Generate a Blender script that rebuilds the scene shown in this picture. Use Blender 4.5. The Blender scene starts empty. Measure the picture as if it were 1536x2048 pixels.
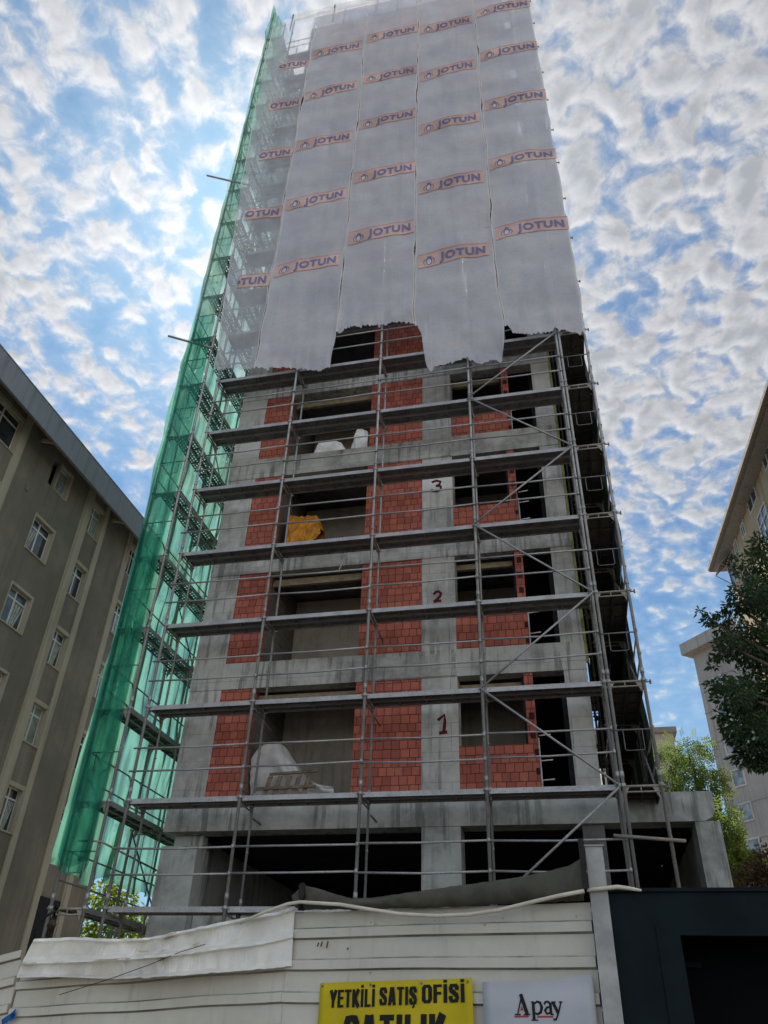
import bpy, math, random
from mathutils import Vector, Matrix, noise
random.seed(7)
R = math.radians
scn = bpy.context.scene
COL = scn.collection

# ------------------------------------------------------------------ camera
F_PX, YAW, PITCH, ROLL, EYE = 1549.37, -0.2392, 0.6107, 0.0378, 1.6
cy, sy, cp, sp, cr, sr = (math.cos(YAW), math.sin(YAW), math.cos(PITCH), math.sin(PITCH), math.cos(ROLL), math.sin(ROLL))
_r = Vector((cy, -sy, 0)); FWD = Vector((sy*cp, cy*cp, sp)); _u = _r.cross(FWD)
RIGHT = cr*_r + sr*_u; UP = -sr*_r + cr*_u
cam_d = bpy.data.cameras.new('camera'); cam = bpy.data.objects.new('camera', cam_d); COL.objects.link(cam)
cam.matrix_world = Matrix(((RIGHT.x, UP.x, -FWD.x, 0), (RIGHT.y, UP.y, -FWD.y, 0), (RIGHT.z, UP.z, -FWD.z, EYE), (0, 0, 0, 1)))
cam_d.sensor_fit = 'VERTICAL'; cam_d.sensor_height = 24.0; cam_d.sensor_width = 18.0
cam_d.lens = F_PX/2048*24.0; cam_d.clip_end = 2000; cam_d.clip_start = 0.05
scn.camera = cam

def ray(u, v):
    return (RIGHT*((u-768)/F_PX) - UP*((v-1024)/F_PX) + FWD)
def on_plane(u, v, p, n):
    d = ray(u, v); o = Vector((0, 0, EYE)); n = Vector(n)
    return o + d*((Vector(p)-o).dot(n)/d.dot(n))
def onY(u, v, y): return on_plane(u, v, (0, y, 0), (0, 1, 0))
def onX(u, v, x): return on_plane(u, v, (x, 0, 0), (1, 0, 0))

# ------------------------------------------------------------------ view, sky, sun
scn.view_settings.view_transform = 'Standard'; scn.view_settings.look = 'None'
scn.view_settings.exposure = 0.80; scn.view_settings.gamma = 1.0
SUN_AZ, SUN_EL = R(-29), R(54)
SUN = Vector((math.sin(SUN_AZ)*math.cos(SUN_EL), math.cos(SUN_AZ)*math.cos(SUN_EL), math.sin(SUN_EL)))
sun_d = bpy.data.lights.new('sun', 'SUN'); sun_d.energy = 3.1; sun_d.angle = R(0.6); sun_d.color = (1, .95, .86)
sun = bpy.data.objects.new('sun', sun_d); COL.objects.link(sun)
sun.rotation_euler = SUN.to_track_quat('Z', 'Y').to_euler()

class NT:
    """tiny node-tree helper"""
    def __init__(s, tree): s.t = tree; s.n = tree.nodes; s.l = tree.links
    def add(s, typ, **kw):
        n = s.n.new(typ)
        for k, v in kw.items():
            if k.startswith('i_'):
                key = k[2:]; key = int(key) if key.isdigit() else key
                s.put(n.inputs[key], v)
            else: setattr(n, k, v)
        return n
    def put(s, sock, v):
        if isinstance(v, bpy.types.NodeSocket): s.l.new(v, sock)
        elif isinstance(v, bpy.types.Node): s.l.new(v.outputs[0], sock)
        else: sock.default_value = v
    def math(s, op, a, b=None, c=None, clamp=False):
        n = s.add('ShaderNodeMath', operation=op, use_clamp=clamp)
        for i, v in enumerate((a, b, c)):
            if v is not None: s.put(n.inputs[i], v)
        return n.outputs[0]
    def vmath(s, op, a, b=None):
        n = s.add('ShaderNodeVectorMath', operation=op)
        s.put(n.inputs[0], a)
        if b is not None: s.put(n.inputs[3 if op == 'SCALE' else 1], b)
        return n.outputs['Value'] if op == 'DOT_PRODUCT' else n.outputs[0]
    def mix(s, fac, a, b, blend='MIX'):
        n = s.add('ShaderNodeMix', data_type='RGBA', blend_type=blend)
        s.put(n.inputs[0], fac); s.put(n.inputs[6], a); s.put(n.inputs[7], b)
        return n.outputs[2]
    def noise(s, vec, scale, detail=4, rough=.55, dist=0.0):
        n = s.add('ShaderNodeTexNoise'); s.put(n.inputs['Vector'], vec)
        n.inputs['Scale'].default_value = scale; n.inputs['Detail'].default_value = detail
        n.inputs['Roughness'].default_value = rough; n.inputs['Distortion'].default_value = dist
        return n.outputs[0]
    def ramp(s, fac, a, b, lo=0.0, hi=1.0, smooth=True):
        n = s.add('ShaderNodeMapRange', interpolation_type='SMOOTHSTEP' if smooth else 'LINEAR')
        s.put(n.inputs[0], fac)
        for i, v in zip((1, 2, 3, 4), (a, b, lo, hi)): s.put(n.inputs[i], v)
        return n.outputs[0]
    def xyz(s, vec):
        n = s.add('ShaderNodeSeparateXYZ'); s.put(n.inputs[0], vec); return n.outputs
    def comb(s, x, y, z):
        n = s.add('ShaderNodeCombineXYZ')
        for i, v in enumerate((x, y, z)): s.put(n.inputs[i], v)
        return n.outputs[0]
    def scale(s, vec, v3):
        return s.vmath('MULTIPLY', vec, v3)

def c4(c): return (c[0], c[1], c[2], 1)

def build_world():
    w = bpy.data.worlds.new('World'); scn.world = w; w.use_nodes = True
    t = NT(w.node_tree); t.n.clear()
    sky = t.add('ShaderNodeTexSky', sky_type='NISHITA', sun_disc=False)
    sky.sun_elevation = SUN_EL; sky.sun_rotation = SUN_AZ
    sky.air_density = 1.0; sky.dust_density = 0.8; sky.ozone_density = 2.0
    d = t.add('ShaderNodeTexCoord').outputs['Generated']
    x, y, z = t.xyz(d)
    zz = t.math('ADD', t.math('MAXIMUM', z, 0.0), 0.22)
    px, py = t.math('DIVIDE', x, zz), t.math('DIVIDE', y, zz)
    p = t.comb(px, py, 0.0)
    def dens(off):
        q = t.vmath('ADD', p, (off[0], off[1], 0))
        wn = t.add('ShaderNodeTexNoise'); t.put(wn.inputs['Vector'], q); wn.inputs['Scale'].default_value = 16.0; wn.inputs['Detail'].default_value = 3
        q = t.vmath('ADD', q, t.vmath('SCALE', t.vmath('SUBTRACT', wn.outputs['Color'], (.5, .5, .5)), 0.045))
        f = t.noise(q, 29.0, 9, .58)
        v = t.add('ShaderNodeTexVoronoi', feature='SMOOTH_F1'); t.put(v.inputs['Vector'], q); v.inputs['Scale'].default_value = 31.0; v.inputs['Smoothness'].default_value = .6
        big = t.noise(q, 3.6, 3, .5)
        a = t.math('ADD', t.math('MULTIPLY', f, 1.0), t.math('MULTIPLY', t.math('SUBTRACT', .42, v.outputs['Distance']), .50))
        return t.math('ADD', a, t.math('MULTIPLY', t.math('SUBTRACT', big, .5), .42))
    sh = Vector((SUN.x, SUN.y, 0)).normalized()
    v0 = dens((0, 0)); v1 = dens((sh.x*.008, sh.y*.008))
    cov = t.math("MULTIPLY_ADD", px, 0.17, 0.155)               # denser towards the right
    low = t.ramp(z, 0.36, 0.64, -0.36, 0.0)                      # clear above the roofs
    val = t.math('ADD', v0, t.math('ADD', cov, low))
    mask = t.ramp(val, 0.39, 0.70)
    thick = t.ramp(val, 0.60, 0.95)
    relief = t.math('MULTIPLY', t.math('SUBTRACT', v0, v1), .50)
    sd = t.vmath('DOT_PRODUCT', d, tuple(SUN))
    sp0 = t.math('MAXIMUM', sd, 0.0)
    glow = t.math('ADD', t.math('MULTIPLY', t.math('POWER', sp0, 40.0), 0.27), t.math('MULTIPLY', t.math('POWER', sp0, 6.0), 0.05))
    front = t.math('MULTIPLY', t.ramp(sd, .40, -.5), 3.4)         # unseen clouds opposite the sun, boosted beyond front lighting to fill the shaded facade
    lum = t.math('ADD', t.math('SUBTRACT', 0.365, t.math('MULTIPLY', thick, 0.13)), relief)
    lum = t.math('MAXIMUM', lum, .26)
    lum = t.math('MULTIPLY', t.math('ADD', lum, glow), t.math('ADD', 1.0, front))
    cloud = t.mix(thick, (1.0, .99, .985, 1), (.90, .935, 1.0, 1))
    cl = t.add('ShaderNodeVectorMath', operation='SCALE'); t.put(cl.inputs[0], cloud); t.put(cl.inputs[3], lum)
    skc = t.add('ShaderNodeVectorMath', operation='MULTIPLY'); t.put(skc.inputs[0], sky.outputs[0]); t.put(skc.inputs[1], SKYMUL)
    veil = t.mix(t.math('MULTIPLY', t.ramp(val, .15, .5), .16), skc.outputs[0], (.52, .56, .62, 1))
    col = t.mix(t.math('MULTIPLY', mask, .90), veil, cl.outputs[0])
    hz = t.mix(t.ramp(sd, .30, -.5), (.24, .38, .52, 1), (.90, .87, .82, 1))     # thin haze above the roofs, brightened opposite the sun as extra facade fill
    col = t.mix(t.ramp(z, .62, .22, 0, .62), col, hz)
    bg = t.add('ShaderNodeBackground'); t.put(bg.inputs[0], col); bg.inputs[1].default_value = 1.0
    out = t.add('ShaderNodeOutputWorld'); t.l.new(bg.outputs[0], out.inputs[0])
SKYMUL = (.026, .044, .056)
build_world()

# ------------------------------------------------------------------ materials
MATS = {}
def new_mat(name):
    m = bpy.data.materials.new(name); m.use_nodes = True; MATS[name] = m
    t = NT(m.node_tree); t.n.clear()
    out = t.add('ShaderNodeOutputMaterial')
    b = t.add('ShaderNodeBsdfPrincipled'); t.l.new(b.outputs[0], out.inputs[0])
    b.inputs['Specular IOR Level'].default_value = .3
    return m, t, b, out
def wpos(t): return t.add('ShaderNodeNewGeometry').outputs['Position']
def bump(t, b, h, strength=.3, dist=.02):
    n = t.add('ShaderNodeBump'); n.inputs['Strength'].default_value = strength; n.inputs['Distance'].default_value = dist
    t.put(n.inputs['Height'], h); t.l.new(n.outputs[0], b.inputs['Normal'])
def plain(name, c, rough=.6, metal=0.0, var=.15, scale=6.0, spec=.3):
    m, t, b, o = new_mat(name)
    n = t.noise(wpos(t), scale, 5, .6)
    lo = tuple(v*(1-var) for v in c); hi = tuple(min(1, v*(1+var)) for v in c)
    t.put(b.inputs['Base Color'], t.mix(t.ramp(n, .3, .7), c4(lo), c4(hi)))
    b.inputs['Roughness'].default_value = rough; b.inputs['Metallic'].default_value = metal
    b.inputs['Specular IOR Level'].default_value = spec
    return m
def concrete(name, base, dark, streak=.5, joints=True):
    m, t, b, o = new_mat(name); p = wpos(t)
    n1 = t.noise(p, .9, 6, .6); n2 = t.noise(p, 5, 6, .65)
    st = t.noise(t.scale(p, (7, 7, .45)), 1.0, 5, .6)
    spots = t.noise(p, 16, 3, .6)
    c = t.mix(t.ramp(n1, .40, .60), c4(dark), c4(base))
    c = t.mix(t.math('MULTIPLY', t.ramp(n2, .35, .75), .35), c, c4(tuple(min(1, v*1.3) for v in base)))
    c = t.mix(t.math('MULTIPLY', t.math('MULTIPLY', t.ramp(st, .50, .60), t.ramp(t.noise(p, .8, 3), .38, .58)), streak), c, c4(tuple(v*.45 for v in dark)))
    c = t.mix(t.math('MULTIPLY', t.ramp(spots, .66, .74), .5), c, c4(tuple(v*.4 for v in dark)))
    if joints:
        x, y, z = t.xyz(p)
        br = t.add('ShaderNodeTexBrick', offset=.37); t.put(br.inputs['Vector'], t.comb(t.math('ADD', x, y), z, 0))
        br.inputs['Scale'].default_value = 1; br.inputs['Brick Width'].default_value = 1.25; br.inputs['Row Height'].default_value = .62
        br.inputs['Mortar Size'].default_value = .006; br.inputs['Color1'].default_value = (1, 1, 1, 1); br.inputs['Color2'].default_value = (.86, .87, .88, 1); br.inputs['Mortar'].default_value = (.32, .32, .32, 1)
        c = t.mix(t.ramp(n1, .35, .65, .25, .75), c, br.outputs[0], 'MULTIPLY')
    t.put(b.inputs['Base Color'], c); b.inputs['Roughness'].default_value = .9
    bump(t, b, t.math('ADD', n2, t.math('MULTIPLY', spots, .5)), .35, .015)
    return m
concrete('concrete', (.55, .55, .52), (.34, .34, .325), .6)
concrete('beam_concrete', (.51, .515, .48), (.28, .28, .265), .7)
concrete('podium_concrete', (.43, .455, .44), (.25, .265, .26), .65, False)
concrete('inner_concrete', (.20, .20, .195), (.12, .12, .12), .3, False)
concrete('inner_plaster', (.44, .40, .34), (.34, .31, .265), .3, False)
concrete('inner_dark', (.035, .037, .042), (.02, .02, .024), .3, False)  # concrete with the gloom of the unlit interior put into its colour
plain('timber_form', (.36, .30, .20), .8, var=.25)

def brick(name, w, h, c1, c2, mortar, msize=.008):
    m, t, b, o = new_mat(name); p = wpos(t); x, y, z = t.xyz(p)
    wob = t.math('MULTIPLY', t.math('SUBTRACT', t.noise(p, 2.2, 3), .5), .035)
    v = t.comb(t.math('ADD', t.math('ADD', x, y), wob), t.math('ADD', z, wob), 0)
    br = t.add('ShaderNodeTexBrick', offset=.5, squash=1.12, squash_frequency=4); t.put(br.inputs['Vector'], v)
    br.inputs['Scale'].default_value = 1; br.inputs['Brick Width'].default_value = w; br.inputs['Row Height'].default_value = h
    br.inputs['Mortar Size'].default_value = msize; br.inputs['Mortar Smooth'].default_value = .25; br.inputs['Bias'].default_value = -.1
    br.inputs['Color1'].default_value = c4(c1); br.inputs['Color2'].default_value = c4(c2); br.inputs['Mortar'].default_value = c4(mortar)
    n = t.noise(p, 3, 6, .65); n2 = t.noise(p, 22, 4)
    c = t.mix(t.ramp(n, .3, .75), t.mix(.5, br.outputs[0], (.7, .62, .6, 1), 'MULTIPLY'), br.outputs[0])
    wv = t.add('ShaderNodeTexWave', bands_direction='X'); t.put(wv.inputs['Vector'], v); wv.inputs['Scale'].default_value = 14; wv.inputs['Distortion'].default_value = .6
    c = t.mix(t.math('MULTIPLY', wv.outputs[1], .14), c, c4(tuple(q*.45 for q in c1)))
    c = t.mix(t.math('MULTIPLY', t.ramp(t.noise(p, 4.5, 5, .7), .58, .72), .38), c, (.50, .36, .29, 1))
    t.put(b.inputs['Base Color'], c); b.inputs['Roughness'].default_value = .85
    bump(t, b, t.math('MULTIPLY_ADD', br.outputs[1], -1.0, t.math('MULTIPLY', n2, .3)), .6, .012)
    return m
brick('brick', .178, .187, (.54, .17, .115), (.34, .10, .078), (.075, .03, .025))
brick('grey_block', .30, .2, (.20, .19, .165), (.17, .16, .14), (.10, .095, .08))
plain('hole_dark', (.05, .018, .014), .95)

def steel(name, c, metal=.55, rough=.5):
    m, t, b, o = new_mat(name); p = wpos(t)
    n = t.noise(p, 2.2, 6, .65); n2 = t.noise(p, 28, 3)
    col = t.mix(t.ramp(n, .35, .7), c4(tuple(v*.72 for v in c)), c4(c))
    col = t.mix(t.math('MULTIPLY', t.ramp(n2, .56, .70), .6), col, (.20, .14, .10, 1))
    t.put(b.inputs['Base Color'], col); b.inputs['Metallic'].default_value = metal
    t.put(b.inputs['Roughness'], t.ramp(n2, .2, .8, rough-.12, rough+.2))
    return m
steel('galvanised', (.46, .48, .49)); steel('dull_steel', (.23, .24, .25), .4, .6)
steel('old_tube', (.40, .38, .34), .2, .7)
plain('deck_solid', (.12, .118, .112), .75, var=.3)
plain('deck_grey', (.155, .155, .16), .65, var=.3)
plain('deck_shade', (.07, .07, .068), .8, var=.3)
def perforated():
    m, t, b, o = new_mat('deck_perforated')
    b.inputs['Base Color'].default_value = (.22, .225, .23, 1); b.inputs['Metallic'].default_value = .4; b.inputs['Roughness'].default_value = .55
    x, y, z = t.xyz(t.add('ShaderNodeTexCoord').outputs['Object'])
    fx = t.math('FRACT', t.math('MULTIPLY', x, 1/.115)); row = t.math('FLOOR', t.math('MULTIPLY', y, 1/.085))
    fx = t.math('FRACT', t.math('ADD', t.math('MULTIPLY', x, 1/.115), t.math('MULTIPLY', row, .5)))
    fy = t.math('FRACT', t.math('MULTIPLY', y, 1/.085))
    hx = t.math('LESS_THAN', t.math('ABSOLUTE', t.math('SUBTRACT', fx, .5)), .33)
    hy = t.math('LESS_THAN', t.math('ABSOLUTE', t.math('SUBTRACT', fy, .5)), .24)
    hole = t.math('MULTIPLY', hx, hy)
    tr = t.add('ShaderNodeBsdfTransparent'); mx = t.add('ShaderNodeMixShader')
    t.put(mx.inputs[0], hole); t.l.new(b.outputs[0], mx.inputs[1]); t.l.new(tr.outputs[0], mx.inputs[2]); t.l.new(mx.outputs[0], o.inputs[0])
perforated()

def cloth(name, c, see, transl, tear=None, weave=0.0, tcol=None, dirt=.15, bands=False, tint=(1, 1, 1)):
    """woven netting: part see-through, part translucent, part diffuse"""
    m, t, b, o = new_mat(name); p = wpos(t)
    x, y, z = t.xyz(p)
    n = t.noise(p, .8, 5, .6); st = t.noise(t.scale(p, (5, 5, .25)), 1, 4, .6)
    col = t.mix(t.ramp(n, .3, .7), c4(tuple(v*(1-dirt) for v in c)), c4(tuple(min(1, v*(1+dirt*.6)) for v in c)))
    col = t.mix(t.math('MULTIPLY', t.ramp(st, .5, .75), dirt*1.6), col, c4(tuple(v*.72 for v in c)))
    if bands:      # woven reinforcement bands, paler than the mesh, and crease shading painted as darker lines
        wz = t.math('ADD', z, t.math('MULTIPLY', t.noise(p, .7, 2), .25)); wx = t.math('ADD', x, t.math('MULTIPLY', t.noise(p, .5, 2), .15))
        lz = t.math('LESS_THAN', t.math('FRACT', t.math('MULTIPLY', wz, .5)), .014); lx = t.math('LESS_THAN', t.math('FRACT', t.math('MULTIPLY', wx, .84)), .018)
        brk = t.ramp(t.noise(p, .6, 2), .42, .56)
        col = t.mix(t.math('MULTIPLY', t.math('MAXIMUM', lz, lx), t.math('MULTIPLY', brk, .5)), col, (.95, .95, .98, 1))
        cr_ = t.noise(t.scale(p, (1.2, 1.2, 3.2)), 1.6, 5, .62, 1.2)
        col = t.mix(t.math('MULTIPLY', t.ramp(t.math('ABSOLUTE', t.math('SUBTRACT', cr_, .5)), .018, .0), .30), col, c4(tuple(v*.5 for v in c)))
    df = t.add('ShaderNodeBsdfDiffuse'); t.put(df.inputs[0], col)
    tl = t.add('ShaderNodeBsdfTranslucent'); t.put(tl.inputs[0], col if tcol is None else t.mix(t.math('MAXIMUM', t.ramp(st, .44, .62), t.ramp(t.noise(p, 2.4, 5, .65), .52, .70, 0, .8)), c4(tcol), c4(tuple(v*.42 for v in tcol))))  # darker streaks in the translucent colour imitate shaded folds
    a = t.add('ShaderNodeMixShader'); a.inputs[0].default_value = transl; t.l.new(df.outputs[0], a.inputs[1]); t.l.new(tl.outputs[0], a.inputs[2])
    fac = t.math('MULTIPLY', t.ramp(t.noise(p, 1.6, 3), .3, .7, .8, 1.2), see)
    if weave:
        fac = t.math('ADD', fac, t.math('MULTIPLY', t.ramp(t.noise(t.scale(p, (30, 30, 6)), 1, 2), .45, .7), weave))
    if tear:
        sc, th = tear
        q = t.noise(t.scale(p, (1.6, 1.6, .8)), sc, 2, .4, .6)
        fac = t.math('MAXIMUM', fac, t.ramp(q, th, th+.012, 0, 1))
    tr = t.add('ShaderNodeBsdfTransparent'); tr.inputs[0].default_value = c4(tint)
    mx = t.add('ShaderNodeMixShader'); t.put(mx.inputs[0], fac); t.l.new(a.outputs[0], mx.inputs[1]); t.l.new(tr.outputs[0], mx.inputs[2])
    t.l.new(mx.outputs[0], o.inputs[0])
    return m
cloth('white_mesh', (.85, .875, .99), .16, .40, dirt=.14, bands=True)
cloth('white_mesh_thin', (.85, .875, .99), .42, .42, dirt=.14, bands=True)
cloth('white_hem', (.86, .86, .88), 0.0, .4, dirt=.03)
cloth('print_orange', (.76, .56, .51), .10, .2, dirt=.28)
cloth('print_red', (.66, .36, .31), .08, .2, dirt=.2)
cloth('print_navy', (.23, .24, .40), .08, .1, dirt=.25)
cloth('print_white', (.72, .70, .70), .03, .2, dirt=.1)
cloth('green_net', (.03, .205, .175), .20, .64, tear=(3.2, .70), tcol=(.32, .78, .58), dirt=.5, tint=(.70, .90, .74))
cloth('green_net_thin', (.035, .22, .20), .44, .60, tear=(3.6, .71), tcol=(.25, .66, .60), dirt=.4, tint=(.62, .92, .80))
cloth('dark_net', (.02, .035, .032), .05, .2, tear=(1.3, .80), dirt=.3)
cloth('pale_green_net', (.28, .46, .40), .40, .58, tear=(3.4, .71), tcol=(.46, .72, .60), dirt=.3, tint=(.80, .94, .86))
cloth('pale_net', (.62, .60, .55), .55, .5)
cloth('plastic_sheet', (.92, .92, .91), .10, .25, dirt=.3)

def facade_paint(name, c, patch, speck=.5):
    m, t, b, o = new_mat(name); p = wpos(t)
    n1 = t.noise(p, .35, 5, .6); n2 = t.noise(p, 2.0, 6, .65); n3 = t.noise(p, 24, 3)
    st = t.noise(t.scale(p, (3, 3, .25)), 1, 5, .6)
    col = t.mix(t.ramp(n1, .35, .66), c4(c), c4(patch))
    col = t.mix(t.math('MULTIPLY', t.ramp(st, .48, .68), .6), col, c4(tuple(v*.58 for v in c)))
    col = t.mix(t.math('MULTIPLY', t.ramp(n2, .55, .8), .3), col, c4(tuple(v*1.35 for v in c)))
    col = t.mix(t.math('MULTIPLY', n3, .22*speck), col, (.03, .03, .03, 1))
    t.put(b.inputs['Base Color'], col); b.inputs['Roughness'].default_value = .92
    bump(t, b, n3, .5, .02)
facade_paint('render_brown', (.285, .25, .205), (.19, .172, .142))
facade_paint('trim_cream', (.50, .445, .355), (.43, .385, .31), .3)
facade_paint('fascia_blue', (.26, .29, .33), (.23, .26, .30), .2)
facade_paint('render_ochre', (.58, .45, .29), (.50, .39, .25), .3)
facade_paint('render_grey', (.42, .395, .365), (.37, .35, .325), .2)
facade_paint('render_pale', (.62, .60, .56), (.55, .53, .5), .2)
plain('soffit', (.30, .29, .28), .8)
plain('frame_white', (.76, .76, .74), .5, var=.06)
plain('frame_brown', (.22, .20, .17), .5)
plain('curtain', (.44, .46, .45), .9, var=.3, scale=9)
plain('room_dark', (.018, .02, .024), .9)
def glass(name, tint, rough=.08):
    m, t, b, o = new_mat(name)
    n = t.noise(wpos(t), 1.4, 3)
    t.put(b.inputs['Base Color'], t.mix(t.ramp(n, .35, .65), c4(tint), c4(tuple(v*2.4 for v in tint))))
    b.inputs['Roughness'].default_value = rough; b.inputs['Specular IOR Level'].default_value = .7
glass('glass_dark', (.02, .025, .03)); glass('glass_curtain', (.14, .155, .155)); glass('glass_green', (.05, .065, .065))

def metal_sheet():
    m, t, b, o = new_mat('hoarding_white'); p = wpos(t)
    n1 = t.noise(p, 1.3, 6, .65); n2 = t.noise(p, 9, 5, .7); st = t.noise(t.scale(p, (9, 9, .7)), 1, 5, .65)
    sc = t.noise(t.scale(p, (2, 2, 9)), 1.5, 5, .7)
    col = t.mix(t.ramp(n1, .3, .7), (.68, .65, .565, 1), (.57, .54, .465, 1))
    col = t.mix(t.math('MULTIPLY', t.ramp(st, .52, .75), .4), col, (.36, .335, .27, 1))
    col = t.mix(t.math('MULTIPLY', t.ramp(sc, .6, .75), .3), col, (.36, .345, .30, 1))
    col = t.mix(t.math('MULTIPLY', t.ramp(n2, .66, .72), .65), col, (.20, .13, .08, 1))
    t.put(b.inputs['Base Color'], col); b.inputs['Roughness'].default_value = .5; b.inputs['Specular IOR Level'].default_value = .35
    bump(t, b, n1, .25, .03)
metal_sheet()
plain('hoarding_rib_shade', (.27, .255, .21), .8, var=.4, scale=3); plain('hoarding_edge', (.40, .39, .345), .7, var=.4, scale=3)  # rib slopes painted darker to draw the shade lines along the ribs
plain('hoarding_fold', (.80, .78, .72), .5, var=.12, scale=3)  # lighter copy of the white sheet, skylight on its tilt put into the colour
plain('post_paint', (.38, .38, .37), .6, var=.25, scale=4)
plain('navy_panel', (.0055, .0115, .0145), .75, var=.25, scale=4, spec=.15)
plain('navy_inner', (.003, .004, .006), .8, spec=.1)
plain('tarp_grey', (.078, .075, .058), .85, var=.25, scale=5)
plain('black_iron', (.012, .011, .011), .6)
plain('hose_cream', (.62, .58, .47), .5, var=.12)
plain('banner_yellow', (.60, .47, .015), .8, var=.10, scale=3)
plain('ink_black', (.006, .006, .007), .5, var=0)
plain('sign_white', (.50, .51, .54), .45, var=.05, scale=3)
plain('ink_red', (.42, .06, .05), .5, var=0)
plain('graffiti_blue', (.01, .10, .30), .5, var=.2)
plain('rust', (.12, .055, .03), .9)
plain('paint_red', (.10, .012, .018), .9, var=.3)
plain('bag_orange', (.56, .24, .025), .6, var=.35, scale=4)
plain('bag_white', (.82, .82, .82), .7, var=.15, scale=5)
plain('pipe_black', (.012, .012, .014), .45)
plain('wood_raw', (.20, .155, .115), .85, var=.35, scale=8)
plain('edge_green', (.22, .23, .09), .85, var=.3)
plain('asphalt', (.05, .05, .052), .9, var=.25, scale=9)
plain('paving', (.28, .27, .25), .9, var=.2)
plain('kerb_stone', (.36, .36, .35), .9)
plain('soil', (.16, .13, .10), .95, var=.35)
plain('line_white', (.75, .75, .72), .7)
plain('bark', (.10, .08, .06), .95, var=.4, scale=12)
def leaf(name, c, tc, transl=.45):
    m, t, b, o = new_mat(name)
    n = t.noise(wpos(t), 3.0, 3)
    col = t.mix(t.ramp(n, .3, .7), c4(tuple(v*.65 for v in c)), c4(tuple(v*1.3 for v in c)))
    t.put(b.inputs['Base Color'], col); b.inputs['Roughness'].default_value = .5; b.inputs['Specular IOR Level'].default_value = .35
    tl = t.add('ShaderNodeBsdfTranslucent'); tl.inputs[0].default_value = c4(tc)
    mx = t.add('ShaderNodeMixShader'); mx.inputs[0].default_value = transl
    t.l.new(b.outputs[0], mx.inputs[1]); t.l.new(tl.outputs[0], mx.inputs[2]); t.l.new(mx.outputs[0], o.inputs[0])
leaf('leaf_dark', (.042, .078, .036), (.11, .18, .055), .3)
leaf('leaf_locust', (.085, .145, .04), (.25, .35, .08), .5)
leaf('leaf_lime', (.12, .19, .03), (.34, .44, .06), .5)
leaf('leaf_brown', (.10, .065, .04), (.16, .09, .05), .35)

# ------------------------------------------------------------------ mesh building
class MB:
    def __init__(s): s.v = []; s.f = []; s.m = []; s.sm = []
    def add(s, vs, fs, mi=0, smooth=False):
        o = len(s.v); s.v += [tuple(q) for q in vs]
        for f in fs: s.f.append(tuple(i+o for i in f)); s.m.append(mi); s.sm.append(smooth)
        return s
    def box(s, x0, x1, y0, y1, z0, z1, mi=0):
        vs = [(x, y, z) for z in (z0, z1) for y in (y0, y1) for x in (x0, x1)]
        return s.add(vs, [(0, 2, 3, 1), (4, 5, 7, 6), (0, 1, 5, 4), (2, 6, 7, 3), (0, 4, 6, 2), (1, 3, 7, 5)], mi)
    def obox(s, o, ex, ey, ez, mi=0):
        """box from corner o along three edge vectors"""
        o, ex, ey, ez = map(Vector, (o, ex, ey, ez))
        vs = [o+ex*i+ey*j+ez*k for k in (0, 1) for j in (0, 1) for i in (0, 1)]
        return s.add(vs, [(0, 2, 3, 1), (4, 5, 7, 6), (0, 1, 5, 4), (2, 6, 7, 3), (0, 4, 6, 2), (1, 3, 7, 5)], mi)
    def tube(s, pts, r, n=8, mi=0, caps=True):
        pts = [Vector(p) for p in pts]; k = len(pts)
        rs = r if isinstance(r, (list, tuple)) else [r]*k
        rings = []
        for i, p in enumerate(pts):
            d = (pts[min(i+1, k-1)]-pts[max(i-1, 0)]).normalized()
            a = d.cross(Vector((0, 0, 1)))
            if a.length < 1e-3: a = d.cross(Vector((1, 0, 0)))
            a.normalize(); b = d.cross(a)
            rings += [p + (a*math.cos(2*math.pi*j/n) + b*math.sin(2*math.pi*j/n))*rs[i] for j in range(n)]
        fs = [(i*n+j, i*n+(j+1) % n, (i+1)*n+(j+1) % n, (i+1)*n+j) for i in range(k-1) for j in range(n)]
        o = len(s.v); s.add(rings, fs, mi, True)
        if caps:
            s.f.append(tuple(o+j for j in range(n-1, -1, -1))); s.m.append(mi); s.sm.append(False)
            s.f.append(tuple(o+(k-1)*n+j for j in range(n))); s.m.append(mi); s.sm.append(False)
        return s
    def grid(s, fn, nu, nv, mi=0, smooth=True):
        vs = [fn(i/nu, j/nv) for j in range(nv+1) for i in range(nu+1)]
        fs = [(j*(nu+1)+i, j*(nu+1)+i+1, (j+1)*(nu+1)+i+1, (j+1)*(nu+1)+i) for j in range(nv) for i in range(nu)]
        return s.add(vs, fs, mi, smooth)
    def poly(s, pts, mi=0): return s.add(pts, [tuple(range(len(pts)))], mi)
    def slab(s, pts, off, mi=0):
        """outline polygon given thickness by vector off"""
        n = len(pts); off = Vector(off); a = [Vector(p) for p in pts]; b = [p+off for p in a]
        return s.add(a+b, [tuple(range(n)), tuple(range(2*n-1, n-1, -1))] + [(i, i+n, (i+1) % n+n, (i+1) % n) for i in range(n)], mi)
    def mesh(s, name, mats):
        me = bpy.data.meshes.new(name); me.from_pydata(s.v, [], s.f)
        for q in (mats if isinstance(mats, (list, tuple)) else [mats]): me.materials.append(MATS[q])
        me.polygons.foreach_set('material_index', s.m); me.polygons.foreach_set('use_smooth', s.sm)
        me.update(); return me
    def build(s, name, mats, parent=None, **props):
        return link(name, s.mesh(name, mats), parent, **props)

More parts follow.
